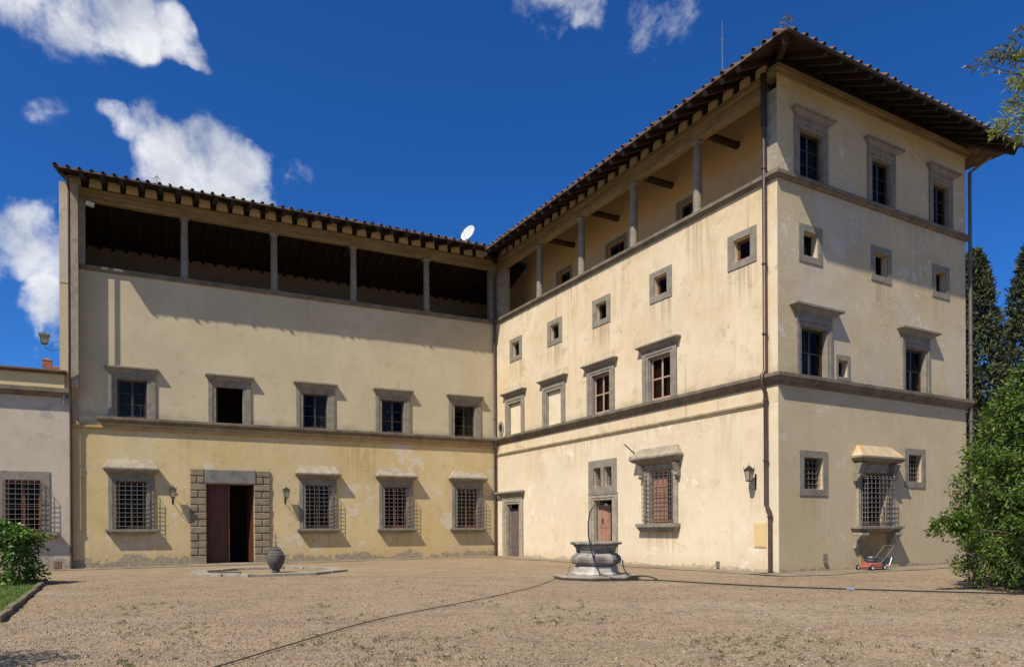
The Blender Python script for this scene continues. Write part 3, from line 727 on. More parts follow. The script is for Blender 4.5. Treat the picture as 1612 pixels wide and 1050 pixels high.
# ---------------------------------------------------------------- end front of the block (F = FT)
for i, (a, c, h0, h1) in enumerate([(.89, 2.71, .73, 2.96), (5.07, 6.83, 4.87, 7.20), (9.16, 10.85, 8.97, 11.22)]):
    x0, x1, z0, z1 = a + .27, c - .27, 14.19, 15.97
    holes['T'].append((x0, x1, z0, z1))
    w = surround(FT, x0, x1, z0, z1, .27, .33, 0, .07); cornice_hood(w, FT, h0, h1, 16.302, 16.62, a + .02, c - .02, .24)
    room(w, FT, x0, x1, z0, z1, depth=.25 if i == 0 else 2.2); sash(w, FT, x0, x1, z0, z1, .16, 2, 3)
for i, (a, c) in enumerate([(1.10, 2.40), (5.27, 6.58), (9.36, 10.62)]):
    x0, x1, z0, z1 = a + .26, c - .26, 11.44, 12.31
    holes['T'].append((x0, x1, z0, z1))
    w = surround(FT, x0, x1, z0, z1, .26, .26, .24, .03, step=False); room(w, FT, x0, x1, z0, z1)
    b = MB(); b.box(x0, x0 + .05, .26, .30, z0, z1); b.box(x1 - .05, x1, .26, .30, z0, z1); b.obj('sash', M['sash'], w, FT)
    MB().box(x0 + .05, x1 - .05, .275, .282, z0, z1).obj('pane', M['glass'], w, FT)
for i, (a, c, h0, h1) in enumerate([(.92, 2.87, .60, 3.30), (7.18, 9.10, 6.93, 9.52)]):
    x0, x1, z0, z1 = a + .26, c - .26, 7.08, 8.87
    holes['T'].append((x0, x1, z0, z1))
    w = surround(FT, x0, x1, z0, z1, .26, .38, 0, .08); cornice_hood(w, FT, h0, h1, 9.252, 9.62, a + .02, c - .02, .30)
    room(w, FT, x0, x1, z0, z1); sash(w, FT, x0, x1, z0, z1, .18, 2, 2, bar=.05); curtain(w, FT, x0 + .1, x0 + .75, z0, z1 - .1, .31)
x0, x1, z0, z1 = 3.27, 3.83, 7.25, 7.87
holes['T'].append((x0, x1, z0, z1)); w = surround(FT, x0, x1, z0, z1, .13, .21, .12, .03, step=False); room(w, FT, x0, x1, z0, z1); w['label'] = 'tiny stone framed light beside the hooded window'
MB().box(x0, x1, .26, .27, z0, z1).obj('pane', M['glass'], w, FT)
for (a, c, z0, z1) in ((1.07, 2.63, 3.00, 4.14), (7.38, 8.80, 3.44, 4.53)):
    x0, x1 = a + .26, c - .26
    holes['T'].append((x0, x1, z0, z1)); w = surround(FT, x0, x1, z0, z1, .26, .26, .24, .03, step=False); room(w, FT, x0, x1, z0, z1)
    flat_grille(w, FT, x0, x1, z0, z1, .12, 4, 5); sash(w, FT, x0, x1, z0, z1, .24, 2, 2)
# bay-like barred window on brackets
x0, x1, z0, z1 = 4.60, 6.12, 1.66, 3.72
holes['T'].append((x0, x1, z0, z1))
w = surround(FT, x0, x1, z0, z1, .28, .33, 0, .09, mat=M['stone_pale']); w['label'] = 'bracketed barred window under an orange lichened hood'
pitched_hood(w, FT, 4.02, 6.78, 4.05, 4.30, 4.74, 4.34, 6.40, .47, M['lichen'], .34)
sill(w, FT, 3.95, 6.68, 1.42, 1.655, .45)
for s in (4.10, 6.22):
    b = MB(); b.frus((s, s + .36, -.10, .0, .80), (s, s + .36, -.16, .0, 1.08)); b.frus((s, s + .36, -.16, .0, 1.08), (s - .03, s + .39, -.36, .0, 1.30)); b.box(s - .04, s + .40, -.40, .0, 1.30, 1.415)
    b.obj('bracket', M['stone_pale'], w, FT, bevel=.01)
    b = MB(); b.frus((s + .02, s + .30, -.15, .0, 3.35), (s + .02, s + .30, -.34, .0, 3.62)); b.frus((s + .02, s + .30, -.22, .0, 3.625), (s + .0, s + .32, -.38, .0, 4.04)); b.obj('bracket', M['stone'], w, FT, bevel=.01)
MB().box(4.50, 6.20, -.03, .02, .05, 1.41).obj('apron_panel', M['ochre_trim'], w, FT)
cage(w, FT, 4.52, 6.20, 1.68, 3.66, .34, 7, 10, .028, M['iron'])
room(w, FT, x0, x1, z0, z1); sash(w, FT, x0, x1, z0, z1, .22, 2, 4)

# ---------------------------------------------------------------- wall sheets
wall(FL, -22.05, .0, -.6, 6.5, holes['L'], M['ochre'], label='ochre ground floor wall of the long wing')
wall(FL, -22.45, .0, 6.5, 13.95, holes['L'], M['greige'], label='grey beige upper wall of the long wing')
wall(FR, -20.87, .0, -.6, 6.02, holes['R'], M['cream'], label='peach cream ground floor wall facing the court')
wall(FR, -20.87, .0, 6.02, 13.95, holes['R'], M['straw'], label='stained straw coloured upper wall facing the court')
wall(FT, .0, TL, -.6, 6.8, holes['T'], M['tower_low'])
wall(FT, .0, TL, 6.8, 13.95, holes['T'], M['tower'])
wall(FT, .0, TL, 13.95, 17.62, holes['T'], M['tower'])
# far and rear sides that close the volume
b = MB(); b.add([(TL, 0, -.6), (TL, 14, -.6), (TL, 14, 17.6), (TL, 0, 17.6)], [(0, 1, 2, 3)]); V(b, 'wall', M['tower'], FT)
b = MB(); b.add([(-22.45, .0, 6.5), (-22.45, 9, 6.5), (-22.45, 9, 13.2), (-22.45, .0, 13.2)], [(0, 1, 2, 3)]); V(b, 'wall', M['greige'], FL)
b = MB(); b.add([(-22.45, 9, -.6), (4, 9, -.6), (4, 9, 18), (-22.45, 9, 18)], [(0, 1, 2, 3)]); V(b, 'wall', M['greige'], FL)

# string courses, mitred round the near corner of the block
def course(F, x0, x1, prof, mat, name, e0=0.0, e1=0.0):
    """prof: (z0, z1, p0, p1) steps, ends extended by the step's own projection times e"""
    b = MB()
    for (z0, z1, p0, p1) in prof:
        b.frus((x0 - e0 * p0, x1 + e1 * p0, -p0, .012, z0), (x0 - e0 * p1, x1 + e1 * p1, -p1, .012, z1))
    return V(b, name, mat, F, bevel=.006)
for (F, a, c, e0, e1) in ((FR, -20.8, 0, 0, 1), (FT, 0.004, TL, 0, 1)):
    k = .0015 if F is FT else 0
    course(F, a, c, [(6.66, 6.76, .05, .09), (6.762, 6.92, .10, .24), (6.922, 7.05 + k, .25, .25)], M['course'], 'string_course', e0, e1)
    course(F, a, c, [(13.93, 14.03, .06, .13), (14.032, 14.17 + k, .17, .17)], M['course'], 'sill_course', e0, e1)
course(FR, -20.8, -.55, [(5.96, 6.04, .03, .06), (6.042, 6.13, .075, .075)], M['moulding'], 'moulding')
course(FL, -22.05, -.12, [(6.44, 6.52, .04, .10), (6.522, 6.62, .12, .12)], M['ochre_trim'], 'moulding')
course(FL, -22.05, -.12, [(6.622, 6.78, .06, .08)], M['ochre_trim'], 'frieze')
course(FL, -20.70, -.12, [(6.782, 6.92, .10, .25), (6.922, 7.05, .27, .27)], M['course'], 'string_course', 1, 0)
course(FL, -21.6, -.1, [(13.93, 14.02, .06, .10), (14.022, 14.15, .13, .13)], M['course'], 'sill_course')
# parapet backs, loggia floors
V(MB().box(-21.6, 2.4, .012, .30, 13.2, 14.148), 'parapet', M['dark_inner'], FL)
V(MB().box(-20.9, -.6, .012, .30, 13.2, 14.168), 'parapet', M['inner'], FR)
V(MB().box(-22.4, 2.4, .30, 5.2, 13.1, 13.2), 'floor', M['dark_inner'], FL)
V(MB().box(-24, -.3, .30, 2.6, 13.1, 13.2), 'floor', M['inner'], FR)
# loggia back walls and ends
b = MB(); b.add([(-22.4, 4.6, 13.2), (2.4, 4.6, 13.2), (2.4, 4.6, 19.9), (-22.4, 4.6, 19.9)], [(0, 1, 2, 3)])
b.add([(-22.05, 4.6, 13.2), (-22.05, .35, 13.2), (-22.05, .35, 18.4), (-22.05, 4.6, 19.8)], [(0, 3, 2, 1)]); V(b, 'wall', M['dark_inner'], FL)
lw = [(-7.80, -6.3), (-13.2, -11.4), (-17.9, -16.3)]
lh = [(a + .2, c - .2, 13.25, 16.4) for a, c in lw]
FRi = FR @ T((0, 2.45, 0))
wall(FRi, -26, -.35, 13.2, 19.2, lh, M['inner'])
for (a, c, z0, z1) in lh:
    w = surround(FRi, a, c, z0, z1, .2, .2, 0, .03, step=False); room(w, FRi, a, c, z0, z1, depth=1.2); sash(w, FRi, a, c, z0, z1, .2, 2, 4)
b = MB(); b.add([(-.64, .37, 13.2), (-.64, 2.45, 13.2), (-.64, 2.45, 18.9), (-.64, .37, 18.0)], [(0, 1, 2, 3)]); V(b, 'wall', M['inner'], FR)

V(MB().slab([(-22.0, .36, 18.0), (2.3, .36, 18.0), (2.3, 4.58, 16.75), (-22.0, 4.58, 16.75)], .05), 'shade_ceiling', M['rafter'], FL)  # added low dark slope, stands in for shade in the loggia's upper half
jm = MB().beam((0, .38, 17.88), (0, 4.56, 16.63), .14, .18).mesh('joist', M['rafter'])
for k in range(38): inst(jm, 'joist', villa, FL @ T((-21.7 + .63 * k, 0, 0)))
# piers
V(MB().box(-.60, -.001, .001, .36, 14.172, 17.10), 'pier', M['stone_pale'], FR)
V(MB().box(-20.86, -20.2, .03, .6, 14.17, 17.2), 'pier', M['stone_pale'], FR)
b = MB(); b.box(-22.05, -21.65, -.60, .02, 8.35, 17.9); b.frus((-22.05, -21.72, -.08, .02, 7.7), (-22.05, -21.65, -.60, .02, 8.349)); b.box(-22.05, -21.72, -.07, .02, 6.63, 7.699)
V(b, 'pier', M['stone_pale'], FL)['label'] = 'projecting end pier of the long wing'
V(MB().box(-22.45, -22.051, -.02, .5, 13.2, 17.9), 'pier', M['pink'], FL)
V(MB().box(-21.65, -21.42, .0, .45, 14.15, 17.25), 'pier', M['stone_pale'], FL)

# architraves
V(MB().box(-21.65, .55, -.02, .34, 17.25, 17.80).box(-21.65, .2, -.07, .3, 17.66, 17.802), 'architrave', M['beam'], FL, bevel=.015)
V(MB().box(-20.7, -.58, -.02, .36, 17.12, 17.55).box(-20.7, -.03, -.08, .36, 17.552, 17.80), 'architrave', M['beam'], FR, bevel=.015)
V(MB().box(-.03, TL + .08, -.06, .3, 17.56, 17.70).box(-.08, TL + .14, -.14, .3, 17.702, 17.90), 'architrave', M['beam'], FT, bevel=.015)
# columns
def column(F, x, z0, z1, r):
    y = .17; b = MB(); b.lathe([(r * 1.02, 0), (r, .4), (r * .9, z1 - z0 - .28)], 16, (x, y, z0 + .1), 0, False)
    c = V(b, 'column', M['stone'], F, smooth=True)
    MB().box(x - r * 1.2, x + r * 1.2, y - r * 1.2, y + r * 1.2, z0, z0 + .07).lathe([(r * 1.16, .07), (r * 1.16, .12), (r * 1.02, .16)], 16, (x, y, z0)).obj('plinth', M['stone'], c, F)
    MB().lathe([(r * .9, 0), (r * .98, .03), (r * .9, .06), (r * 1.18, .14)], 16, (x, y, z1 - .22)).box(x - r * 1.25, x + r * 1.25, y - r * 1.25, y + r * 1.25, z1 - .08, z1).obj('capital', M['stone'], c, F)
for x in (-17.13, -12.83, -8.62, -4.36): column(FL, x, 14.15, 17.25, .18)
for x in (-16.1, -12.13, -8.07, -4.07): column(FR, x, 14.17, 17.12, .18)
V(MB().box(-.35, .55, -.02, .5, 14.15, 17.25), 'pier', M['stone'], FL)
# tie beams of the court loggia
for x in (-16.1, -12.13, -8.07, -4.07, -.72):
    V(MB().tube([(x, .2, 17.52), (x, 2.5, 17.56)], .15, 10), 'tie_beam', M['log'], FR)
for x in (-17.13, -12.83, -8.62, -4.36):
    V(MB().beam((x, .2, 17.5), (x, 4.6, 17.5), .24, .28), 'tie_beam', M['log'], FL)

# ---------------------------------------------------------------- roofs
oL, oR, oT, oS = 1.95, 1.67, 1.80, 1.0
SL, SR = .32, .51
def line_pt(F, off): return fw(F, 0, -off).to_2d(), (F.to_3x3() @ Vector((1, 0, 0))).to_2d()
def meet(Fa, oa, Fb, ob):
    p, d = line_pt(Fa, oa); q, e = line_pt(Fb, ob)
    k = d.x * e.y - d.y * e.x; t = ((q.x - p.x) * e.y - (q.y - p.y) * e.x) / k
    return p + d * t
FS = face_matrix(fw(FT, TL, 0).to_2d(), (FT.to_3x3() @ Vector((0, 1, 0))).to_2d())   # right-hand side of the block
zLe, zRe = 17.79, 17.56                                                               # tile tops at the eaves
DZ = 6.0
def P3(p, z): return Vector((p.x, p.y, z))
K = meet(FL, oL, FR, oR); Vy = meet(FL, oL - DZ, FR, oR - DZ)
Kt = meet(FR, oR, FT, oT); Ht = meet(FR, oR - DZ, FT, oT - DZ)
Ks = meet(FT, oT, FS, oS); Hs = meet(FT, oT - DZ, FS, oS - DZ)
inv = T((-Np.x, -Np.y, 0))
def roof(poly, mat=M['tile']):
    c = sum((Vector(p) for p in poly), Vector()) / len(poly)
    b = MB().slab([inv @ p for p in poly], .075)
    return b.obj('roof', mat, villa)
rL = roof([P3(fw(FL, -22.5, -oL).to_2d(), zLe), P3(K, zLe), P3(meet(FL, oL - 8.2, FR, oR - 8.2), zLe + SL * 8.2), P3(fw(FL, -22.5, 8.2 - oL).to_2d(), zLe + SL * 8.2)])
rR = roof([P3(Kt, zRe), P3(Ht, zRe + SR * DZ), P3(Vy, zRe + SR * DZ), P3(K, zRe)][::-1])
rT = roof([P3(Kt, zRe), P3(Ks, zRe), P3(Hs, zRe + SR * DZ), P3(Ht, zRe + SR * DZ)])
q1 = fw(FS, 14, -oS).to_2d(); q2 = fw(FS, 14, DZ - oS).to_2d()
rS = roof([P3(Ks, zRe), P3(q1, zRe), P3(q2, zRe + SR * DZ), P3(Hs, zRe + SR * DZ)])
def tile_mesh(r=.09, ln=.5, th=.018):
    b = MB(); n = 6
    for (rr, y) in ((r, 0), (r * .86, ln)):
        for k in range(n + 1):
            a = math.pi * k / n
            b.v.append((rr * math.cos(a), y, rr * math.sin(a)))
            b.v.append(((rr - th) * math.cos(a), y, (rr - th) * math.sin(a)))
    w = 2 * (n + 1)
    for k in range(n):
        i = 2 * k
        b.f += [(i, i + 2, w + i + 2, w + i), (i + 1, w + i + 1, w + i + 3, i + 3), (i, i + 1, i + 3, i + 2)]
    return b.mesh('tile', M['tile'], True)
tm = tile_mesh()
def tiles(par, F, x0, x1, off, ze, slope, sp, rows=2):
    n = int((x1 - x0) / sp)
    for r_ in range(rows):
        for k in range(n + 1):
            x = x0 + (x1 - x0) * k / n + rnd.uniform(-.03, .03); y = -off - .035 + r_ * .42 + rnd.gauss(0, .03)
            m = F @ T((x, y, ze + (y + off) * slope + .012 + rnd.uniform(-.006, .012))) @ Matrix.Rotation(math.atan(slope) + rnd.uniform(-.06, .06), 4, 'X') @ Matrix.Rotation(rnd.gauss(0, .09), 4, 'Z')
            inst(tm, 'tile', par, m)
tiles(rL, FL, -22.4, (FLi @ P3(K, 0)).x - .1, oL, zLe, SL, .46)
FRinv = FR.inverted(); FTinv = FT.inverted()
tiles(rR, FR, (FRinv @ P3(K, 0)).x + .1, oT - .42, oR, zRe, SR, .46)
tiles(rT, FT, -oR + .42, TL + oS - .42, oT, zRe, SR, .46)
tiles(rS, FS, -oT + .1, 8, oS, zRe, SR, .46, 1)
# rafters and soffit boards
def rafters(F, xsv, off, ze, slope, h=.20, w=.18, inner=lambda x: 2.4, drop=.08):
    y0 = -off + .06; zc = lambda y: ze - drop - .03 - h / 2 + (y + off) * slope
    cache = {}
    for x in xsv:
        yi = round(inner(x), 1)
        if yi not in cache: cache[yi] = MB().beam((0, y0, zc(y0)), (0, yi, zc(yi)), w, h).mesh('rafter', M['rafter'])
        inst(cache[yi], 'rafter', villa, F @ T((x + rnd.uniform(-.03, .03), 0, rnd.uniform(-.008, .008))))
xk = (FLi @ P3(K, 0)).x
rafters(FL, [-22.2 + .80 * i for i in range(26) if -22.2 + .80 * i < xk - .3], oL, zLe, SL, .20, .20, lambda x: 4.6)
xr = (FRinv @ P3(K, 0)).x
rafters(FR, [-.25 - .80 * i for i in range(26) if -.25 - .80 * i > xr + .3], oR, zRe, SR, inner=lambda x: max(.3, min(2.4, -x - .25)))
rafters(FT, [.35 + .80 * i for i in range(15)], oT, zRe, SR, .2, .16, lambda x: max(.1, min(.5, x - .25, TL - x)))
rafters(FS, [.9 + .8 * i for i in range(8)], oS, zRe, SR, .2, .16, lambda x: .4)
def diag(p, q, z0, z1):
    MB().beam(inv @ P3(p, z0), inv @ P3(q, z1), .2, .22).obj('hip_rafter', M['rafter'], villa)
diag(Kt + (Ht - Kt) * .03, Ht, zRe - .26, zRe + SR * DZ - .26); diag(Ks + (Hs - Ks) * .03, Hs, zRe - .26, zRe + SR * DZ - .26)
diag(K, Vy, zRe - .26, zRe + .9)
def boards(F, xa, xb, off, ze, slope, inner, ka=0, kb=0):   # ka, kb: how the ends step in (hip) or out (valley)          # planks under the tiles
    n = int((off + inner) / .22)
    for k in range(n):
        x0 = xa + ka * (k + .5) * .22; x1 = xb + kb * (k + .5) * .22
        y0 = -off + .03 + k * .22; y1 = y0 + .205; z0 = ze - .080 + (y0 + off) * slope; z1 = ze - .080 + (y1 + off) * slope
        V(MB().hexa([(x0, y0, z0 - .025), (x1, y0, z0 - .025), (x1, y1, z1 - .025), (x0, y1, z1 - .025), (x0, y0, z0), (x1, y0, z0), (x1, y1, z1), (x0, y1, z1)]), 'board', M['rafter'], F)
boards(FL, -22.45, xk, oL, zLe, SL, 4.6, 0, 1); boards(FR, xr, oT - .25, oR, zRe, SR, 2.4, -1, -1); boards(FT, -oR + .25, TL + oS - .25, oT, zRe - .003, SR, .4, 1, -1)
for (F, a, c, zb, zt) in ((FL, -22.0, -.1, 17.803, 18.45), (FR, -20.6, -.1, 17.803, 18.42), (FT, .02, TL - .02, 17.903, 18.45)):
    V(MB().box(a, c, .06, .26, zb, zt), 'wall_plate', M['rafter'], F)
def blocks(F, xsv, z0, z1, w):                       # plastered blocks between the feet of the rafters
    me = MB().frus((-w / 2, w / 2, -.045, .058, z0), (-w / 2 + .03, w / 2 - .03, -.03, .058, z1)).mesh('infill_block', M['infill'])
    for x in xsv: inst(me, 'infill_block', villa, F @ T((x + rnd.uniform(-.03, .03), rnd.uniform(-.01, .01), rnd.uniform(-.012, .004))))
blocks(FL, [-21.8 + .80 * i for i in range(27) if -21.8 + .80 * i < -.4], 17.85, 18.28, .54)
blocks(FR, [-.65 - .80 * i for i in range(25)], 17.83, 18.17, .50)
# gutter strips along the eaves
def gutter(F, x0, x1, off, z): V(MB().tube([(x0, -off - .03, z), (x1, -off - .03, z)], .055, 8), 'gutter', M['iron_dark'], F)
gutter(FT, -oR, TL + oS, oT, zRe - .10)

# ---------------------------------------------------------------- downpipes
def pipe(F, pts, r, mat, brackets=()):
    o = V(MB().tube(pts, r, 10), 'downpipe', mat, F, smooth=True)
    for (x, y, z) in brackets: MB().lathe([(r * 1.35, -.03), (r * 1.35, .03)], 10, (x, y, z)).obj('bracket', mat, o, F)
    return o
pipe(FR, [(-.45, -.16, 17.75), (-.45, -.15, 17.1), (-.45, -.14, 15.9)], .10, M['iron_dark'])
pipe(FR, [(-.45, -.14, 15.9), (-.45, -.14, 7.2), (-.45, -.30, 7.02), (-.45, -.30, 6.7), (-.45, -.12, 6.4), (-.45, -.12, 2.42), (-.30, -.10, 2.15), (-.30, -.10, -.05)], .075, M['copper'], [(-.45, -.14, z) for z in (14.4, 11, 8.5)] + [(-.45, -.12, z) for z in (6.15, 4.0)] + [(-.30, -.10, 2.0)])
pipe(FT, [(TL + .30, -.9, 17.3), (TL + .16, -.12, 16.9), (TL + .16, -.12, 14.4), (TL + .16, -.12, 0.05)], .075, M['copper_grey'], [(TL + .16, -.12, z) for z in (13, 9.5, 6.2)])
pipe(FL, [(-.55, -oL + .1, 17.62), (-.20, -.5, 16.9), (-.16, -.14, 16.6), (-.16, -.13, 7.3), (-.16, -.36, 7.0), (-.16, -.36, 6.8), (-.16, -.14, 6.4), (-.16, -.12, .0)], .07, M['copper'], [(-.16, -.13, z) for z in (14.3, 11, 8.2)] + [(-.16, -.12, z) for z in (5.4, 3.2)])
pipe(FL, [(-21.97, -1.75, 17.5), (-21.97, -.95, 17.2), (-21.97, -.95, 9.9), (-22.0, -.72, 8.9), (-22.0, -.30, 7.2), (-22.0, -.24, 6.8), (-22.0, -.24, 2.0), (-22.0, -.20, 1.8), (-22.0, -.20, -.18)], .055, M['copper'], [(-22.0, -.24, z) for z in (5.2, 2.1)])

# small fittings built into the walls
h = V(MB().box(-1.09, -.54, -.03, .01, .90, 1.79).box(-1.05, -.58, -.038, -.028, .94, 1.75), 'utility_hatch', M['hatch'], FR, bevel=.004); h['label'] = 'ochre painted meter hatch near the corner'
V(MB().box(-2.95, -2.80, -.06, .01, .08, .32), 'vent', M['course'], FR)
V(MB().box(2.34, 2.56, -.03, .01, .34, .64).box(2.34, 2.56, -.07, -.028, .30, .36), 'vent', M['stone'], FT)
b = MB(); b.lathe([(.34, 0), (.34, .05), (.22, .06), (.20, .0)], 20); b.v = [(x - 20.25, -z, y * 1.25 + 7.62) for (x, y, z) in b.v]; b.f = [tuple(reversed(f)) for f in b.f]
rd = V(b, 'roundel', M['stone_pale'], FR, smooth=True)
b = MB(); b.lathe([(.19, .045), (.02, .047)], 16); b.v = [(x - 20.25, -z, y * 1.25 + 7.62) for (x, y, z) in b.v]; b.f = [tuple(reversed(f)) for f in b.f]; b.obj('roundel_eye', M['iron_dark'], rd, FR)

# ================================================================== LOW OUTBUILDING
FO = FL @ T((0, -.2, 0))
ob = empty('outbuilding', fw(FO, -25, 0, 0), 'low pinkish outbuilding with a yellow parapet joining the villa', 'outbuilding')
def O(b, name, mat, **k): return b.obj(name, mat, ob, FO, **k)
villa_keep = villa
x0, x1, z0, z1 = -24.55, -23.2, 1.55, 3.95
hs_ = [(x0, x1, z0, z1)]
villa = ob
wall(FO, -36, -22.06, -.7, 7.86, hs_, M['pink'])
wall(FO @ T((0, .06, 0)), -36, -22.26, 8.2, 8.9, [], M['parapet'])
w = surround(FO, x0, x1, z0, z1, .36, .40, 0, .04, step=False)
sill(w, FO, -25.0, -22.5, 1.25, 1.545, .34)
cage(w, FO, x0 - .05, x1 + .05, 1.58, 3.95, .36, 6, 10); room(w, FO, x0, x1, z0, z1); sash(w, FO, x0, x1, z0, z1, .2, 2, 4, M['sash_red'])
villa = villa_keep
O(MB().box(-36, -22.03, -.30, .5, 7.98, 8.2).frus((-36, -22.06, -.05, .5, 7.80), (-36, -22.04, -.26, .5, 7.979)), 'ledge', M['course'], bevel=.02)
O(MB().box(-36, -22.15, -.14, 6, 8.95, 9.06).box(-36, -22.22, -.08, 6, 8.88, 8.951), 'parapet_cap', M['tile'], bevel=.02)
O(MB().add([(-22.06, 0, -.7), (-22.06, .2, -.7), (-22.06, .2, 7.86), (-22.06, 0, 7.86)], [(0, 1, 2, 3)]).add([(-22.26, .06, 8.1), (-22.26, 6, 8.1), (-22.26, 6, 8.9), (-22.26, .06, 8.9)], [(0, 1, 2, 3)]), 'wall', M['pink'])
O(MB().add([(-36, 0, -.7), (-36, 6, -.7), (-36, 6, 9), (-36, 0, 9)], [(0, 3, 2, 1)]).add([(-36, 6, -.7), (-22.3, 6, -.7), (-22.3, 6, 9), (-36, 6, 9)], [(0, 3, 2, 1)]), 'wall', M['pink'])
O(MB().box(-22.7, -22.42, -.02, .01, -.1, .22), 'vent', M['brick_dull'])
O(MB().tube([(-22.25, -.12, 7.9), (-22.25, -.12, 7.55)], .06, 8), 'spout', M['grey_metal'])

# chimney pot on its flat roof
c = empty('chimney_pot', fw(FO, -23.0, 2.6, 9.05), 'red clay chimney on the roof of the low outbuilding', 'chimney')
MB().box(-.32, .75, -.3, .3, -.02, .62).obj('stack', M['brick'], c, T(c.location) @ FL.to_3x3().to_4x4(), bevel=.02)
MB().box(-.40, -.02, -.2, .2, .62, .92).frus((-.42, .0, -.22, .22, .921), (-.24, -.18, -.04, .04, 1.06)).obj('cowl', M['brick'], c, T(c.location) @ FL.to_3x3().to_4x4())

# ================================================================== LAMPS
def lantern(F, x, z, label, p=.38, mat=None, side=0, sc_=1.0, base_y=0.0):
    """wrought-iron bracket lantern: wall plate, arm, scroll, cage with panes, roof, finial"""
    mat = mat or M['iron_dark']; F2 = F @ T((x, base_y, z)) @ (Matrix.Rotation(side, 4, 'Z'))
    r = empty('wall_lantern', (F2.translation), label, 'lantern', 'iron lanterns on the walls')
    MB().box(-.04, .04, -.015, .01, -.62, -.05).obj('wall_plate', mat, r, F2)
    MB().tube([(0, 0, -.55), (0, -p * .55, -.62), (0, -p * .95, -.48), (0, -p, -.34)], .016, 6).tube([(0, 0, -.16), (0, -p * .45, -.22), (0, -p * .6, -.40), (0, -p * .45, -.5)], .012, 6).obj('arm', mat, r, F2)
    s = sc_; y = -p; b = MB()
    for (a, c_) in ((-1, -1), (1, -1), (1, 1), (-1, 1)): b.beam((a * .09 * s, y + c_ * .09 * s, -.30), (a * .15 * s, y + c_ * .15 * s, .06), .016, .016)
    b.frus((-.10 * s, .10 * s, y - .10 * s, y + .10 * s, -.34), (-.105 * s, .105 * s, y - .105 * s, y + .105 * s, -.30))
    b.frus((-.17 * s, .17 * s, y - .17 * s, y + .17 * s, .06), (-.16 * s, .16 * s, y - .16 * s, y + .16 * s, .09)); b.frus((-.15 * s, .15 * s, y - .15 * s, y + .15 * s, .091), (-.04 * s, .04 * s, y - .04 * s, y + .04 * s, .22))
    for (a, c_) in ((-1, -1), (1, -1), (1, 1), (-1, 1)): b.tube([(a * .15 * s, y + c_ * .15 * s, .09), (a * .16 * s, y + c_ * .16 * s, .22)], [.016, .004], 5)
    b.tube([(0, y, .22), (0, y, .34)], [.018, .004], 6); b.obj('lamp_cage', mat, r, F2)
    MB().frus((-.088 * s, .088 * s, y - .088 * s, y + .088 * s, -.298), (-.142 * s, .142 * s, y - .142 * s, y + .142 * s, .058)).obj('lamp_glass', M['lampglass'], r, F2)
    return r
lantern(FL, -12.35, 3.62, 'black iron lantern to the right of the stone portal', .42)
lantern(FL, -17.72, 3.55, 'black iron lantern left of the stone portal beside the barred window', .42)
lantern(FR, -1.02, 3.62, 'black iron lantern by the downpipe near the corner of the block', .34, None, 0, .82)
lantern(FL, -22.46, 10.65, 'green iron lantern on the far end of the long wing above the outbuilding', .62, M['verdigris'], R(-90), 1.25, .25)

# floodlight under the loggia beam
f = empty('floodlight', fw(FL, -21.2, -.10, 17.05), 'small white floodlight at the left end of the dark loggia', 'floodlight')
m = T(f.location) @ FL.to_3x3().to_4x4()
MB().beam((-.16, -.02, .02), (.17, -.02, -.06), .16, .20).obj('housing', M['white'], f, m, bevel=.01)
MB().tube([(0, .02, .08), (0, .10, .2)], .015, 6).obj('bracket', M['grey_metal'], f, m)

# iron flagpole holder
f = empty('iron_bar', fw(FR, -7.72, 0, 4.84), 'slanting iron bar above the left end of the barred window hood', 'iron bar')
MB().tube([(0, .02, -.02), (-.35, -.42, .52)], .026, 6).tube([(-.10, -.12, .08), (-.10, -.12, .24)], .012, 5).obj('bar', M['iron_dark'], f, T(f.location) @ FR.to_3x3().to_4x4())

# satellite dish on the roof in the corner
d = empty('satellite_dish', fw(FL, -2.1, -.8, zLe + SL * 1.15), 'white satellite dish on the tiled roof above the inner corner', 'satellite dish')
ax = Vector((-.60, -.75, .35)).normalized(); m = T(d.location + Vector((0, 0, .62))) @ ax.to_track_quat('Z', 'Y').to_matrix().to_4x4()
b = MB(); b.lathe([(.02, 0), (.2, .012), (.37, .044), (.50, .09), (.50, .075), (.37, .03), (.2, -.004), (.02, -.016)], 28, cap=False); b.obj('dish', M['dish'], d, m, smooth=True)
MB().tube([(0, -.48, .08), (0, -.05, .55)], .012, 6).tube([(0, -.05, .5), (0, -.02, .62)], .035, 8).obj('feed_arm', M['grey_metal'], d, m)
MB().tube([(0, 0, -.05), (0, 0, .62)], .025, 8).obj('mast', M['grey_metal'], d, T(d.location))
a = empty('antenna', fw(FR, -3.98, 1.5, zRe + SR * 3.1), 'thin aerial mast rising above the block roof', 'antenna')
MB().tube([(0, 0, 0), (0, 0, 2.0), (0, 0, 3.25)], [.022, .018, .01], 6).tube([(-.1, 0, 2.5), (.1, 0, 2.5)], .012, 5).obj('mast', M['grey_metal'], a, T(a.location))

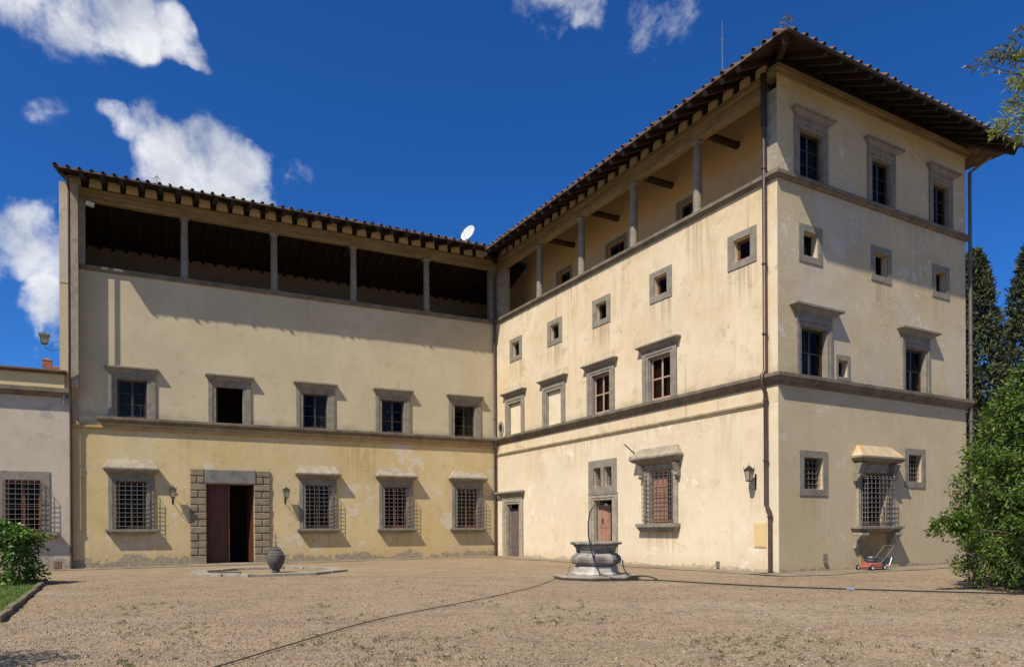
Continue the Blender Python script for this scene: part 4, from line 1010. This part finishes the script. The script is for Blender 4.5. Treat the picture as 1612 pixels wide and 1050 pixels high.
# ================================================================== FOLIAGE HELPERS
def leaf(b, p, n, up, ln, wd, bend=.15):
    n = n.normalized(); t = (up - n * up.dot(n))
    t = t.normalized() if t.length > 1e-4 else n.orthogonal().normalized()
    s = n.cross(t); o = len(b.v)
    b.v += [tuple(p), tuple(p + t * ln * .5 + s * wd * .5 - n * bend * ln * .2), tuple(p + t * ln - n * bend * ln), tuple(p + t * ln * .5 - s * wd * .5 - n * bend * ln * .2)]
    b.f.append((o, o + 1, o + 2)); b.f.append((o, o + 2, o + 3))
def rvec(r=rnd):
    while True:
        v = Vector((r.uniform(-1, 1), r.uniform(-1, 1), r.uniform(-1, 1)))
        if .05 < v.length < 1: return v.normalized()
def tuft(b, c, r, n, ln, wd, outward=None, droop=.0, spread=1.0):
    for _ in range(n):
        d = rvec(); p = c + d * r * rnd.random() ** .5
        nn = (rvec() * spread + Vector((0, 0, .55)) + (outward * .5 if outward else Vector()))
        u = rvec() + (outward * .9 if outward else Vector()) + Vector((0, 0, -droop))
        leaf(b, p, nn, u, ln * rnd.uniform(.7, 1.25), wd * rnd.uniform(.8, 1.2))

# ---------------------------------------------------------------- big laurel bush at the right
bc = Vector((13.9, 18.4, 0))
bush = empty('laurel_bush', bc, 'large glossy green laurel bush in front of the end wall', 'bush')
st = MB()
for k in range(9):
    a = rnd.uniform(0, 6.28); q = rnd.uniform(.2, .9); st.tube([bc + Vector((math.cos(a) * .25, math.sin(a) * .25, -.1)), bc + Vector((math.cos(a) * q, math.sin(a) * q, 1.4)), bc + Vector((math.cos(a) * q * 1.7, math.sin(a) * q * 1.7, 3.2))], [.06, .045, .02], 6)
st.tube([bc + Vector((-.4, -.2, .9)), bc + Vector((-1.6, -.5, 1.45)), bc + Vector((-3.5, -.7, 1.65))], [.04, .03, .012], 6)
st.obj('stem', M['bark'], bush, Matrix.Identity(4))
lf = MB()
for k in range(420):                                  # shaded inner leaves close the crown
    z = rnd.uniform(.2, 5.6); a = rnd.uniform(0, 6.28); q = .75 * rnd.random() ** .5 * (1.9 if z < 3.5 else 1.9 * (6.3 - z) / 2.8)
    tuft(lf, bc + Vector((math.cos(a) * q, math.sin(a) * q, z)), .3, 16, .2, .08)
def bush_r(z):                                       # half-width of the crown against height
    pts = [(0, 1.75), (.6, 2.15), (1.4, 2.25), (2.6, 2.2), (3.6, 1.95), (4.6, 1.45), (5.6, .85), (6.3, .25)]
    for (a, ra), (c_, rc) in zip(pts, pts[1:]):
        if a <= z <= c_: return ra + (rc - ra) * (z - a) / (c_ - a)
    return .1
for k in range(2500):
    z = rnd.uniform(.12, 6.2); a = rnd.uniform(0, 2 * math.pi); rr = bush_r(z) * (rnd.random() ** .28)
    rr *= 1 + .16 * noise.noise(Vector((math.cos(a) * 1.6, math.sin(a) * 1.6, z * 1.1)))
    o = Vector((math.cos(a), math.sin(a), .25))
    if noise.noise(Vector((math.cos(a) * 2.3 + 7, math.sin(a) * 2.3, z * 1.7))) < -.33: continue
    tuft(lf, bc + Vector((math.cos(a) * rr, math.sin(a) * rr, z)), .20, 20, .135, .046, o, .15)
for k in range(56):
    q = rnd.random(); c_ = bc + Vector((-2.5 - 1.05 * q, -.6 - .15 * q, 1.72 - .10 * q + rnd.uniform(-.26, .26) * (1.1 - q * .5)))
    tuft(lf, c_, .15, 15, .16, .05, Vector((-1, 0, .15)), .1)
lf.obj('foliage', M['leaf_bush'], bush, Matrix.Identity(4))

# ---------------------------------------------------------------- ivy mound at the left
ic = Vector((-16.25, 21.6, 0))
ivy = empty('ivy_mound', ic, 'ivy grown over a low frame at the left edge of the court', 'ivy')
st = MB()
for k in range(6):
    st.tube([ic + Vector((rnd.uniform(-1.2, 1.2), rnd.uniform(-.6, .6), -.1)), ic + Vector((rnd.uniform(-1.2, 1.2), rnd.uniform(-.5, .5), 1.7))], .035, 6)
st.obj('stem', M['bark'], ivy, Matrix.Identity(4))
lf = MB()
for k in range(560):
    a = rnd.uniform(0, 2 * math.pi); e = rnd.random() ** .7
    top = rnd.random() < .62
    if top:
        q = math.sqrt(rnd.random()); p = Vector((math.cos(a) * 1.75 * q, math.sin(a) * 1.1 * q, 1.95 - .55 * q * q + .14 * noise.noise(Vector((a, q * 3, 1)))))
    else:
        p = Vector((1.45 + .22 * rnd.uniform(-1, 1), rnd.uniform(-.9, .9), rnd.uniform(.05, 1.6))) if rnd.random() < .6 else Vector((rnd.uniform(-1.7, 1.7), rnd.uniform(.4, 1.0), rnd.uniform(.05, 1.5)))
    tuft(lf, ic + p, .19, 15, .105, .085, Vector((p.x * .5, p.y * .5 - .3, .4)), .35)
for k in range(90):                                  # low leaves in front
    p = Vector((rnd.uniform(-1.6, .5), rnd.uniform(-1.9, -1.2), rnd.uniform(.05, .42))); tuft(lf, ic + p, .16, 9, .11, .07, Vector((0, -.3, .5)))
lf.obj('foliage', M['leaf_ivy'], ivy, Matrix.Identity(4))
pst = empty('marker_post', (-15.35, 20.15, 0), 'short pale post standing in the hollow of the ivy', 'post')
MB().beam((0, 0, -.1), (.03, 0, 1.18), .11, .09).obj('shaft', M['stone_pale'], pst, T(pst.location)); MB().box(-.02, .09, -.05, .05, 1.18, 1.24).obj('cap', M['stone_pale'], pst, T(pst.location))

# lawn with kerb stones
lawn = [(-15.1, 23.3), (-9.2, 12.8), (-6.5, 7.0), (-14, 4), (-24, 6), (-26, 22), (-19, 26)]
MB().add([(x, y, .035) for x, y in lawn], [tuple(reversed(range(len(lawn))))]).obj('lawn', M['soil'])['kind'] = 'structure'
kb = bpy.data.objects.new('kerb', None); COL.objects.link(kb); kb['kind'] = 'structure'
p0, p1 = Vector((-15.0, 23.1)), Vector((-9.15, 12.75)); n = 20
for k in range(n):
    a = p0.lerp(p1, k / n); c_ = p0.lerp(p1, (k + 1) / n); d = (c_ - a).normalized(); w_ = Vector((-d.y, d.x)) * .065
    a = a + d * .012 + w_ * rnd.uniform(-.2, .2); c_ = c_ - d * .012; h_ = .09 + rnd.uniform(-.02, .025)
    b = MB().hexa([(*(a - w_), -.05), (*(c_ - w_), -.05), (*(c_ + w_), -.05), (*(a + w_), -.05), (*(a - w_), h_), (*(c_ - w_), h_), (*(c_ + w_), h_), (*(a + w_), h_)])
    b.obj('stone', M['kerb'], kb, bevel=.012)
gr = MB()
def inpoly(x, y, P):
    r = False; j = len(P) - 1
    for i in range(len(P)):
        if (P[i][1] > y) != (P[j][1] > y) and x < (P[j][0] - P[i][0]) * (y - P[i][1]) / (P[j][1] - P[i][1]) + P[i][0]: r = not r
        j = i
    return r
k = 0
while k < 16000:
    x, y = rnd.uniform(-18, -8), rnd.uniform(10, 24)
    if not inpoly(x, y, lawn): continue
    k += 1; h_ = rnd.uniform(.04, .10); a = rnd.uniform(0, 6.28); dx, dy = math.cos(a) * .008, math.sin(a) * .008; o = len(gr.v)
    lx, ly = rnd.uniform(-.04, .04), rnd.uniform(-.04, .04)
    gr.v += [(x - dx, y - dy, .03), (x + dx, y + dy, .03), (x + lx, y + ly, .03 + h_)]; gr.f.append((o, o + 1, o + 2))
tag(gr.obj('grass', M['grass']), 'bright green grass left of the kerb stones', 'grass', kind='stuff')

hl = MB(); nseg = 96
for k in range(nseg + 1):
    a = 2 * math.pi * k / nseg; h_ = 16 + 16 * noise.noise(Vector((math.cos(a) * 2.2, math.sin(a) * 2.2, 3))) + 7 * noise.noise(Vector((math.cos(a) * 8, math.sin(a) * 8, 1)))
    for (r_, z) in ((330, -1.5), (480, h_ * .7), (700, h_ * 1.25), (1000, h_ * 1.6), (1500, -2)): hl.v.append((math.cos(a) * r_, math.sin(a) * r_, z))
for k in range(nseg):
    for m_ in range(4):
        o = k * 5 + m_; hl.f.append((o, o + 1, o + 6, o + 5))
tag(hl.obj('hills', M['soil'], smooth=True), kind='structure')
hg = empty('garden_hedge', (36, 44, 0), 'tall clipped hedge closing the garden behind the laurel bush', 'hedge')
b = MB()
for k in range(1500):
    t_ = rnd.random(); p = Vector((22.5 + 34 * t_, 45.5 - 5 * t_ + rnd.uniform(-.6, .6), rnd.uniform(.05, 3.6))); tuft(b, p, .4, 9, .30, .13, Vector((0, -.6, .3)))
b.obj('foliage', M['leaf_bush'], hg, Matrix.Identity(4))
b = MB()
for k in range(14): b.tube([(23 + 2.4 * k, 45.4 - .35 * k, -.1), (23 + 2.4 * k, 45.4 - .35 * k, 3.0)], .06, 6)
b.obj('stem', M['bark'], hg, Matrix.Identity(4))

# ---------------------------------------------------------------- cypresses behind the block
def cypress(c, h, r, label, seed):
    r0 = random.Random(seed); t = empty('cypress_tree', c, label, 'tree', 'cypresses behind the villa')
    MB().tube([c + Vector((0, 0, -.2)), c + Vector((0, 0, h * .5)), c + Vector((0, 0, h * .96))], [.32, .2, .03], 8).obj('trunk', M['bark'], t, Matrix.Identity(4))
    b = MB()
    for k in range(3000):
        z = .6 + (h - .6) * r0.random() ** .9; f_ = z / h; rad = r * min(1.0, 1.7 * (1 - f_) ** .62) * (.65 + .35 * min(1, f_ * 5))
        a = r0.uniform(0, 6.283); rad *= 1 + .30 * noise.noise(Vector((math.cos(a) * 1.2 + seed, math.sin(a) * 1.2, z * .33)))
        q = rad * r0.random() ** .35; p = c + Vector((math.cos(a) * q, math.sin(a) * q, z)); o = Vector((math.cos(a) * .8, math.sin(a) * .8, .9))
        for m_ in range(8):
            pp = p + rvec() * .26; leaf(b, pp, rvec() + o * .6, o + rvec() * .7, r0.uniform(.22, .48), r0.uniform(.08, .16), .1)
    b.obj('crown', M['leaf_cyp'], t, Matrix.Identity(4))
cypress(Vector((31.0, 48.0, 0)), 19.8, 2.0, 'dark cypress just right of the end wall downpipe', 11)
cypress(Vector((35.3, 48.6, 0)), 20.6, 2.1, 'dark cypress at the right edge of the photo', 23)
cypress(Vector((33.9, 54.0, 0)), 15.0, 1.6, 'shorter cypress standing behind the two tall ones', 31)

# ---------------------------------------------------------------- tree whose twigs hang into the top right corner
tc_ = Vector((13.4, 11.7, 0))
tree = empty('oak_tree', tc_, 'pale leaved tree reaching in at the top right corner', 'tree')
b = MB(); b.tube([tc_ + Vector((0, 0, -.2)), tc_ + Vector((.1, .1, 4)), tc_ + Vector((-.2, 0, 8)), tc_ + Vector((-.4, .1, 11))], [.34, .28, .18, .05], 10); b.obj('trunk', M['bark'], tree, Matrix.Identity(4))
br = MB(); lf = MB(); lg = MB()
# sprays: tip, size, grey or green, number of leaves
tips = [((8.45, 12, 8.10), .22, 0, 70), ((8.14, 12, 8.36), .24, 0, 85), ((8.30, 12, 8.62), .16, 0, 40), ((8.42, 12, 8.72), .18, 1, 46), ((8.34, 12, 9.02), .24, 0, 80), ((8.12, 12, 9.50), .22, 1, 70), ((8.44, 12, 9.42), .24, 0, 70),
        ((7.66, 12, 9.28), .10, 1, 16), ((7.78, 12, 9.40), .05, 1, 5), ((8.42, 12, 9.86), .12, 1, 18), ((7.98, 12, 9.44), .18, 1, 36), ((8.58, 12, 9.0), .26, 0, 80), ((8.60, 12, 8.5), .26, 1, 60), ((8.00, 12, 8.16), .12, 0, 26), ((8.9, 12, 9.3), .4, 0, 110), ((8.9, 12, 8.3), .4, 0, 110), ((7.86, 12, 9.14), .06, 0, 6)]
for (p, r_, g_, n_) in tips:
    p = Vector(p); q_ = tc_ + Vector((-.25, .05, 7.0 + (p.z - 8) * .9)); m_ = q_.lerp(p, .6) + Vector((0, 0, .25))
    w_ = [q_.lerp(m_, .35) + rvec() * .22, q_.lerp(m_, .7) + rvec() * .22]
    br.tube([q_, w_[0], w_[1], m_ + rvec() * .12, m_.lerp(p, .5) + rvec() * .12, p + Vector((.25, 0, .04)), p], [.05, .042, .032, .022, .014, .008, .004], 6)
    for k in range(int(40 if p.x < 8.7 else 0)):     # leaves further back along the bough, beyond the edge of the view
        c_ = m_.lerp(q_, rnd.uniform(.25, 1)) + rvec() * .35; c_.x = max(c_.x, 9.6); tuft(lf, c_, .25, 5, .14, .04, Vector((-.5, 0, -.2)), .3)
    for k in range(int(n_ * 1.35)):                              # leaves hang along the last stretch of each twig
        u = rnd.random(); c_ = p + Vector((.25 + r_ * .9, 0, .10)) * (1 - u) + rvec() * r_ * (.3 + .5 * (1 - u))
        leaf(lg if g_ else lf, c_, rvec() + Vector((0, -.3, .5)), Vector((-.8, 0, -.35)) + rvec() * .75, rnd.uniform(.08, .17), rnd.uniform(.022, .045), .25)
for k in range(260):
    d = rvec(); c_ = tc_ + Vector((.6, 0, 9.0)) + Vector((d.x * 2.8, d.y * 2.6, d.z * 2.8)) * rnd.random() ** .4; c_.x = max(c_.x, 10.6)
    tuft(lf, c_, .42, 24, .15, .045, d, .3)
br.obj('branch', M['bark'], tree, Matrix.Identity(4)); lf.obj('foliage', M['leaf_tree'], tree, Matrix.Identity(4)); lg.obj('foliage', M['leaf_grey'], tree, Matrix.Identity(4))

# shrub outside the frame at the left whose shade falls on the gravel
sc0 = Vector((-8.15, 6.9, 0)); shb = empty('olive_tree', sc0, 'small olive tree on the lawn left of the camera', 'tree')
MB().tube([sc0 + Vector((0, 0, -.1)), sc0 + Vector((.1, 0, 1.2)), sc0 + Vector((.2, .1, 3))], [.14, .11, .04], 8).obj('trunk', M['bark'], shb, Matrix.Identity(4))
lf = MB()
for k in range(300):
    d = rvec(); tuft(lf, sc0 + Vector((.1, .0, 2.9)) + Vector((d.x * 1.05, d.y * 1.05, d.z * .9)) * rnd.random() ** .4, .28, 16, .10, .03, d, .2)
lf.obj('foliage', M['leaf_grey'], shb, Matrix.Identity(4))

# plants rooted in the roof tiles
def weed(loc, label, n=26, h_=.35):
    w_ = empty('roof_weed', loc, label, 'weed', 'weeds growing on the roofs'); l = Vector(loc)
    MB().tube([l + Vector((0, 0, -.05)), l + Vector((.02, 0, h_))], [.012, .004], 5).obj('stem', M['bark'], w_, Matrix.Identity(4))
    b = MB()
    for _ in range(n):
        p = l + Vector((rnd.uniform(-.16, .16), rnd.uniform(-.1, .1), rnd.uniform(.05, h_))); leaf(b, p, rvec(), rvec() + Vector((0, 0, .6)), .16, .04)
    b.obj('leaves', M['weed'], w_, Matrix.Identity(4))
weed(fw(FL, -18.4, -1.5, 17.92), 'small weed on the roof edge of the long wing')
weed(Vector((Kt.x + .05, Kt.y + .08, zRe + .02)), 'dark weed at the peak of the block roof corner', 34, .30)

# ================================================================== WELL
wc = Vector((2.72, 23.35, 0)); well = empty('well', wc, 'grey octagonal stone well head on a flat plinth', 'well')
m8 = math.pi / 8 + R(12); W = T(wc)
b = MB(); b.lathe([(1.36, -.05), (1.36, .04), (1.43, .06), (1.43, .115), (1.40, .125)], 8, rot=m8); b.obj('plinth', M['paving'], well, W, bevel=.012)
b = MB(); b.lathe([(.80, .10), (.82, .16), (.74, .22), (.70, .38), (.66, .43)], 8, rot=m8); b.obj('base', M['well_low'], well, W, bevel=.012)
b = MB(); b.lathe([(.62, .432), (.74, .46), (.81, .53), (.825, .62), (.80, .71), (.71, .79), (.61, .835)], 8, rot=m8); b.obj('drum', M['well'], well, W, bevel=.012)
b = MB(); b.lathe([(.60, .836), (.66, .86), (.63, .90), (.67, 1.0), (.74, 1.065), (.72, 1.08)], 8, rot=m8, cap=False); b.obj('bowl', M['well'], well, W, bevel=.012)
b = MB(); b.lathe([(.72, 1.081), (.83, 1.10), (.85, 1.15), (.82, 1.18), (.56, 1.18), (.54, .90), (.5, .89), (.02, .88)], 8, rot=m8, cap=False); b.obj('rim', M['well'], well, W, bevel=.01)
# black pipe that rises over the well, and the hose that leaves it
sp_ = empty('standpipe', (wc.x - .28, wc.y - .98, .1), 'bent black pipe arching up over the front of the well', 'pipe')
q = wc
pts = [q + Vector(v) for v in ((.20, -1.22, .12), (.0, -1.08, .22), (-.12, -.98, .45), (-.20, -.93, .75), (-.27, -.90, 1.05), (-.33, -.88, 1.4), (-.33, -.85, 1.8), (-.27, -.82, 2.12), (-.14, -.79, 2.33), (.04, -.75, 2.42), (.22, -.72, 2.38))]
MB().tube(pts, .021, 8).obj('pipe', M['rubber'], sp_, Matrix.Identity(4), smooth=True)
MB().tube([pts[-1], pts[-1] + Vector((.05, 0, -.05))], .035, 8).obj('nozzle', M['grey_metal'], sp_, Matrix.Identity(4))
def ground_line(pts, r, n=10, amp=.03, lift=0.0):
    out = []
    P = [Vector(p) for p in pts]
    for i in range(len(P) - 1):
        for k in range(n):
            t = k / n; a = P[max(i - 1, 0)]; b_ = P[i]; c_ = P[i + 1]; d_ = P[min(i + 2, len(P) - 1)]
            v = .5 * ((2 * b_) + (c_ - a) * t + (2 * a - 5 * b_ + 4 * c_ - d_) * t * t + (3 * b_ - a - 3 * c_ + d_) * t ** 3)
            v = v + Vector((0, amp * noise.noise(Vector((v.x * .6, 3, r * 50))), 0)); out.append(v)
    out.append(P[-1]); return out
hz = empty('garden_hose', (4.2, 22.6, 0), 'long dark hose running from the well across the gravel to the right', 'hose')
hp = ground_line([q + Vector((.20, -1.22, .13)), q + Vector((.62, -1.42, .04)), (4.3, 21.9, .03), (5.3, 20.9, .03), (6.2, 19.95, .03), (7.15, 19.2, .03), (8.9, 18.2, .03), (10.4, 17.5, .03), (12.2, 16.75, .03), (14.5, 16.1, .03)], .024)
MB().tube(hp, .018, 6).obj('hose', M['rubber'], hz, Matrix.Identity(4), smooth=True)
MB().tube(ground_line([q + Vector((.75, -.75, .62)), q + Vector((.78, -.85, .35)), q + Vector((.95, -.9, .13)), q + Vector((1.25, -.85, .12)), q + Vector((1.55, -.9, .10)), q + Vector((1.75, -1.2, .03)), q + Vector((1.4, -1.45, .03))], .02), .02, 6).obj('hose_loop', M['rubber'], hz, Matrix.Identity(4), smooth=True)
MB().tube([(8.55, 18.39, .03), (8.72, 18.30, .03)], .026, 8).obj('coupling', M['blue'], hz, Matrix.Identity(4))
cb = empty('cable', (1.4, 23.2, 0), 'thin brown cable trailing from the well to the near edge of the yard', 'cable')
cp = ground_line([q + Vector((-.85, -.2, .45)), q + Vector((-1.0, -.5, .12)), (1.25, 22.3, .02), (.55, 19.6, .02), (-.62, 16.6, .02), (-2.34, 12.8, .02), (-3.05, 10.1, .02), (-3.5, 8.2, .02), (-4.3, 5.5, .02)], .014, 10, .06)
MB().tube(cp, .010, 5).obj('line', M['cable'], cb, Matrix.Identity(4))

# ================================================================== BASIN AND URN
pc = Vector((-9.35, 27.75, -.02)); pool = empty('stone_basin', pc, 'shallow octagonal stone basin set in the yard before the portal', 'basin')
RAD, IN = 2.95, 2.40
va = [R(-130 + 45 * k) for k in range(8)]
for k in range(8):
    a, c_ = va[k], va[(k + 1) % 8]
    for h_ in (0, 1):
        a1 = a + (c_ - a) * (h_ / 2); a2 = a + (c_ - a) * ((h_ + 1) / 2)
        def pt(ang, r_):
            pa, pb = Vector((math.cos(a), math.sin(a))) * r_, Vector((math.cos(c_), math.sin(c_))) * r_
            return pa.lerp(pb, (ang - a) / (c_ - a))
        o1, o2, i1, i2 = pt(a1 + .008, RAD), pt(a2 - .008, RAD), pt(a1 + .008, IN), pt(a2 - .008, IN); zt = .10 + rnd.uniform(-.008, .010)
        b = MB().hexa([(*i1, -.1), (*o1, -.1), (*o2, -.1), (*i2, -.1), (*i1, zt), (*o1, zt), (*o2, zt), (*i2, zt)]); b.obj('rim_stone', M['paving'], pool, T(pc), bevel=.015)
b = MB(); b.lathe([(IN - .01, .0), (.02, .0)], 8, rot=va[0], cap=False); b.obj('basin_floor', M['apron'], pool, T(pc))
MB().box(-2.0, -.9, -.75, -.55, .002, .07).obj('drain_slab', M['urn'], pool, T(pc))
uc = Vector((-9.05, 27.5, -.01)); urn = empty('urn', uc, 'dark stone urn with a cross finial standing in the basin', 'urn')
MB().lathe([(.13, 0), (.16, .05), (.13, .09), (.22, .20), (.31, .38), (.345, .55), (.33, .68), (.27, .74)], 24).obj('body', M['urn'], urn, T(uc), smooth=True)
MB().lathe([(.28, .741), (.27, .78), (.20, .84), (.21, .88), (.15, .94), (.05, 1.0), (.04, 1.04)], 24).obj('lid', M['urn'], urn, T(uc), smooth=True)
MB().tube([(0, 0, 1.03), (0, 0, 1.52)], [.026, .018], 6).tube([(-.10, 0, 1.34), (.10, 0, 1.34)], .018, 6).tube([(-.06, 0, 1.14), (.06, 0, 1.14)], .022, 6).obj('finial', M['iron'], urn, T(uc))

# ================================================================== LAWN MOWER
mp_ = Vector((13.45, 26.85, 0)); mo = empty('lawn_mower', mp_, 'red push lawn mower parked under the bracketed window', 'lawn mower')
MM = T(mp_ + Vector((0, 0, .01))) @ Matrix.Rotation(R(28), 4, 'Z')
b = MB(); b.frus((-.42, .34, -.26, .26, .10), (-.40, .32, -.25, .25, .20)); b.frus((-.40, .32, -.25, .25, .201), (-.26, .22, -.18, .18, .28)); b.frus((-.52, -.40, -.2, .2, .11), (-.46, -.40, -.18, .18, .19)); b.obj('deck', M['mower_red'], mo, MM, bevel=.02)
b = MB(); b.lathe([(.17, .281), (.18, .36), (.15, .40), (.15, .44), (.09, .47)], 14, (-.06, 0, 0)); b.box(-.20, .14, -.12, .12, .30, .38); b.box(.06, .20, -.08, .08, .36, .46); b.obj('engine', M['mower_dark'], mo, MM)
MB().lathe([(.13, .471), (.12, .50), (.04, .51)], 14, (-.06, 0, 0)).obj('starter_cover', M['grey_metal'], mo, MM)
for (x, y) in ((-.40, -.29), (-.40, .29), (.30, -.29), (.30, .29)):
    b = MB(); b.tube([(x, y - .03, .10), (x, y + .03, .10)], .10, 14); wh = b.obj('wheel', M['rubber'], mo, MM)
    MB().tube([(x, y - .035, .10), (x, y + .035, .10)], .055, 10).obj('hub', M['white'], wh, MM)
b = MB()
for y in (-.20, .20): b.tube([(.22, y, .24), (.62, y, .56), (.98, y, .86)], .014, 6)
b.tube([(.98, -.20, .86), (1.02, -.20, .90), (1.02, .20, .90), (.98, .20, .86)], .014, 6); b.obj('handle', M['iron'], mo, MM)
b = MB(); b.frus((.30, .68, -.19, .19, .14), (.34, .82, -.20, .20, .46)); b.obj('grass_bag', M['mower_dark'], mo, MM, bevel=.03)
MB().tube([(.33, -.20, .15), (.72, -.21, .18), (.86, -.21, .46)], .016, 6).obj('bag_frame', M['white'], mo, MM)

# ================================================================== LOOSE THINGS ON THE GRAVEL
pb = MB()
for k in range(26000):
    y = 6.5 + 20 * rnd.random() ** 1.7; x = rnd.uniform(-.80, .80) * y
    s = rnd.uniform(.008, .022) * (1 if rnd.random() < .97 else 1.9); z = gz(x, y) - .004; o = len(pb.v); a = rnd.uniform(0, 6.28)
    for t in range(4): pb.v.append((x + math.cos(a + t * 1.57) * s * rnd.uniform(.7, 1.2), y + math.sin(a + t * 1.57) * s * rnd.uniform(.7, 1.2), z - .004))
    pb.v.append((x + rnd.uniform(-.3, .3) * s, y + rnd.uniform(-.3, .3) * s, z + s * .8))
    pb.f += [(o + t, o + (t + 1) % 4, o + 4) for t in range(4)]
tag(pb.obj('pebbles', M['pebble']), 'loose pebbles scattered over the gravel yard', 'pebbles', kind='stuff')
lt = MB()
for k in range(4500):
    y = 7 + 18 * rnd.random() ** 1.3; x = rnd.uniform(-.8, .8) * y
    if noise.noise(Vector((x * .35, y * .35, 4))) < -.05: continue
    leaf(lt, Vector((x, y, gz(x, y) + rnd.uniform(.002, .015))), Vector((rnd.uniform(-.5, .5), rnd.uniform(-.5, .5), 1)), rvec(), rnd.uniform(.03, .11), rnd.uniform(.012, .035))
tag(lt.obj('leaf_litter', M['litter']), 'dry twigs and leaf scraps on the gravel', 'litter', kind='stuff')
wb = MB()
for k in range(1300):
    y = 7.5 + 8.5 * rnd.random() ** 1.2; x = rnd.uniform(-.55, .70) * y
    if noise.noise(Vector((x * .45 + 9, y * .45, 1))) < .12: continue
    c_ = Vector((x, y, gz(x, y)))
    for m_ in range(rnd.randint(5, 14)):
        leaf(wb, c_ + Vector((rnd.uniform(-.05, .05), rnd.uniform(-.05, .05), 0)), rvec() + Vector((0, 0, .5)), rvec() * .8 + Vector((0, 0, .7)), rnd.uniform(.025, .06), rnd.uniform(.01, .02))
tag(wb.obj('weeds', M['weed']), 'small weeds sprouting through the gravel', 'weeds', kind='stuff')
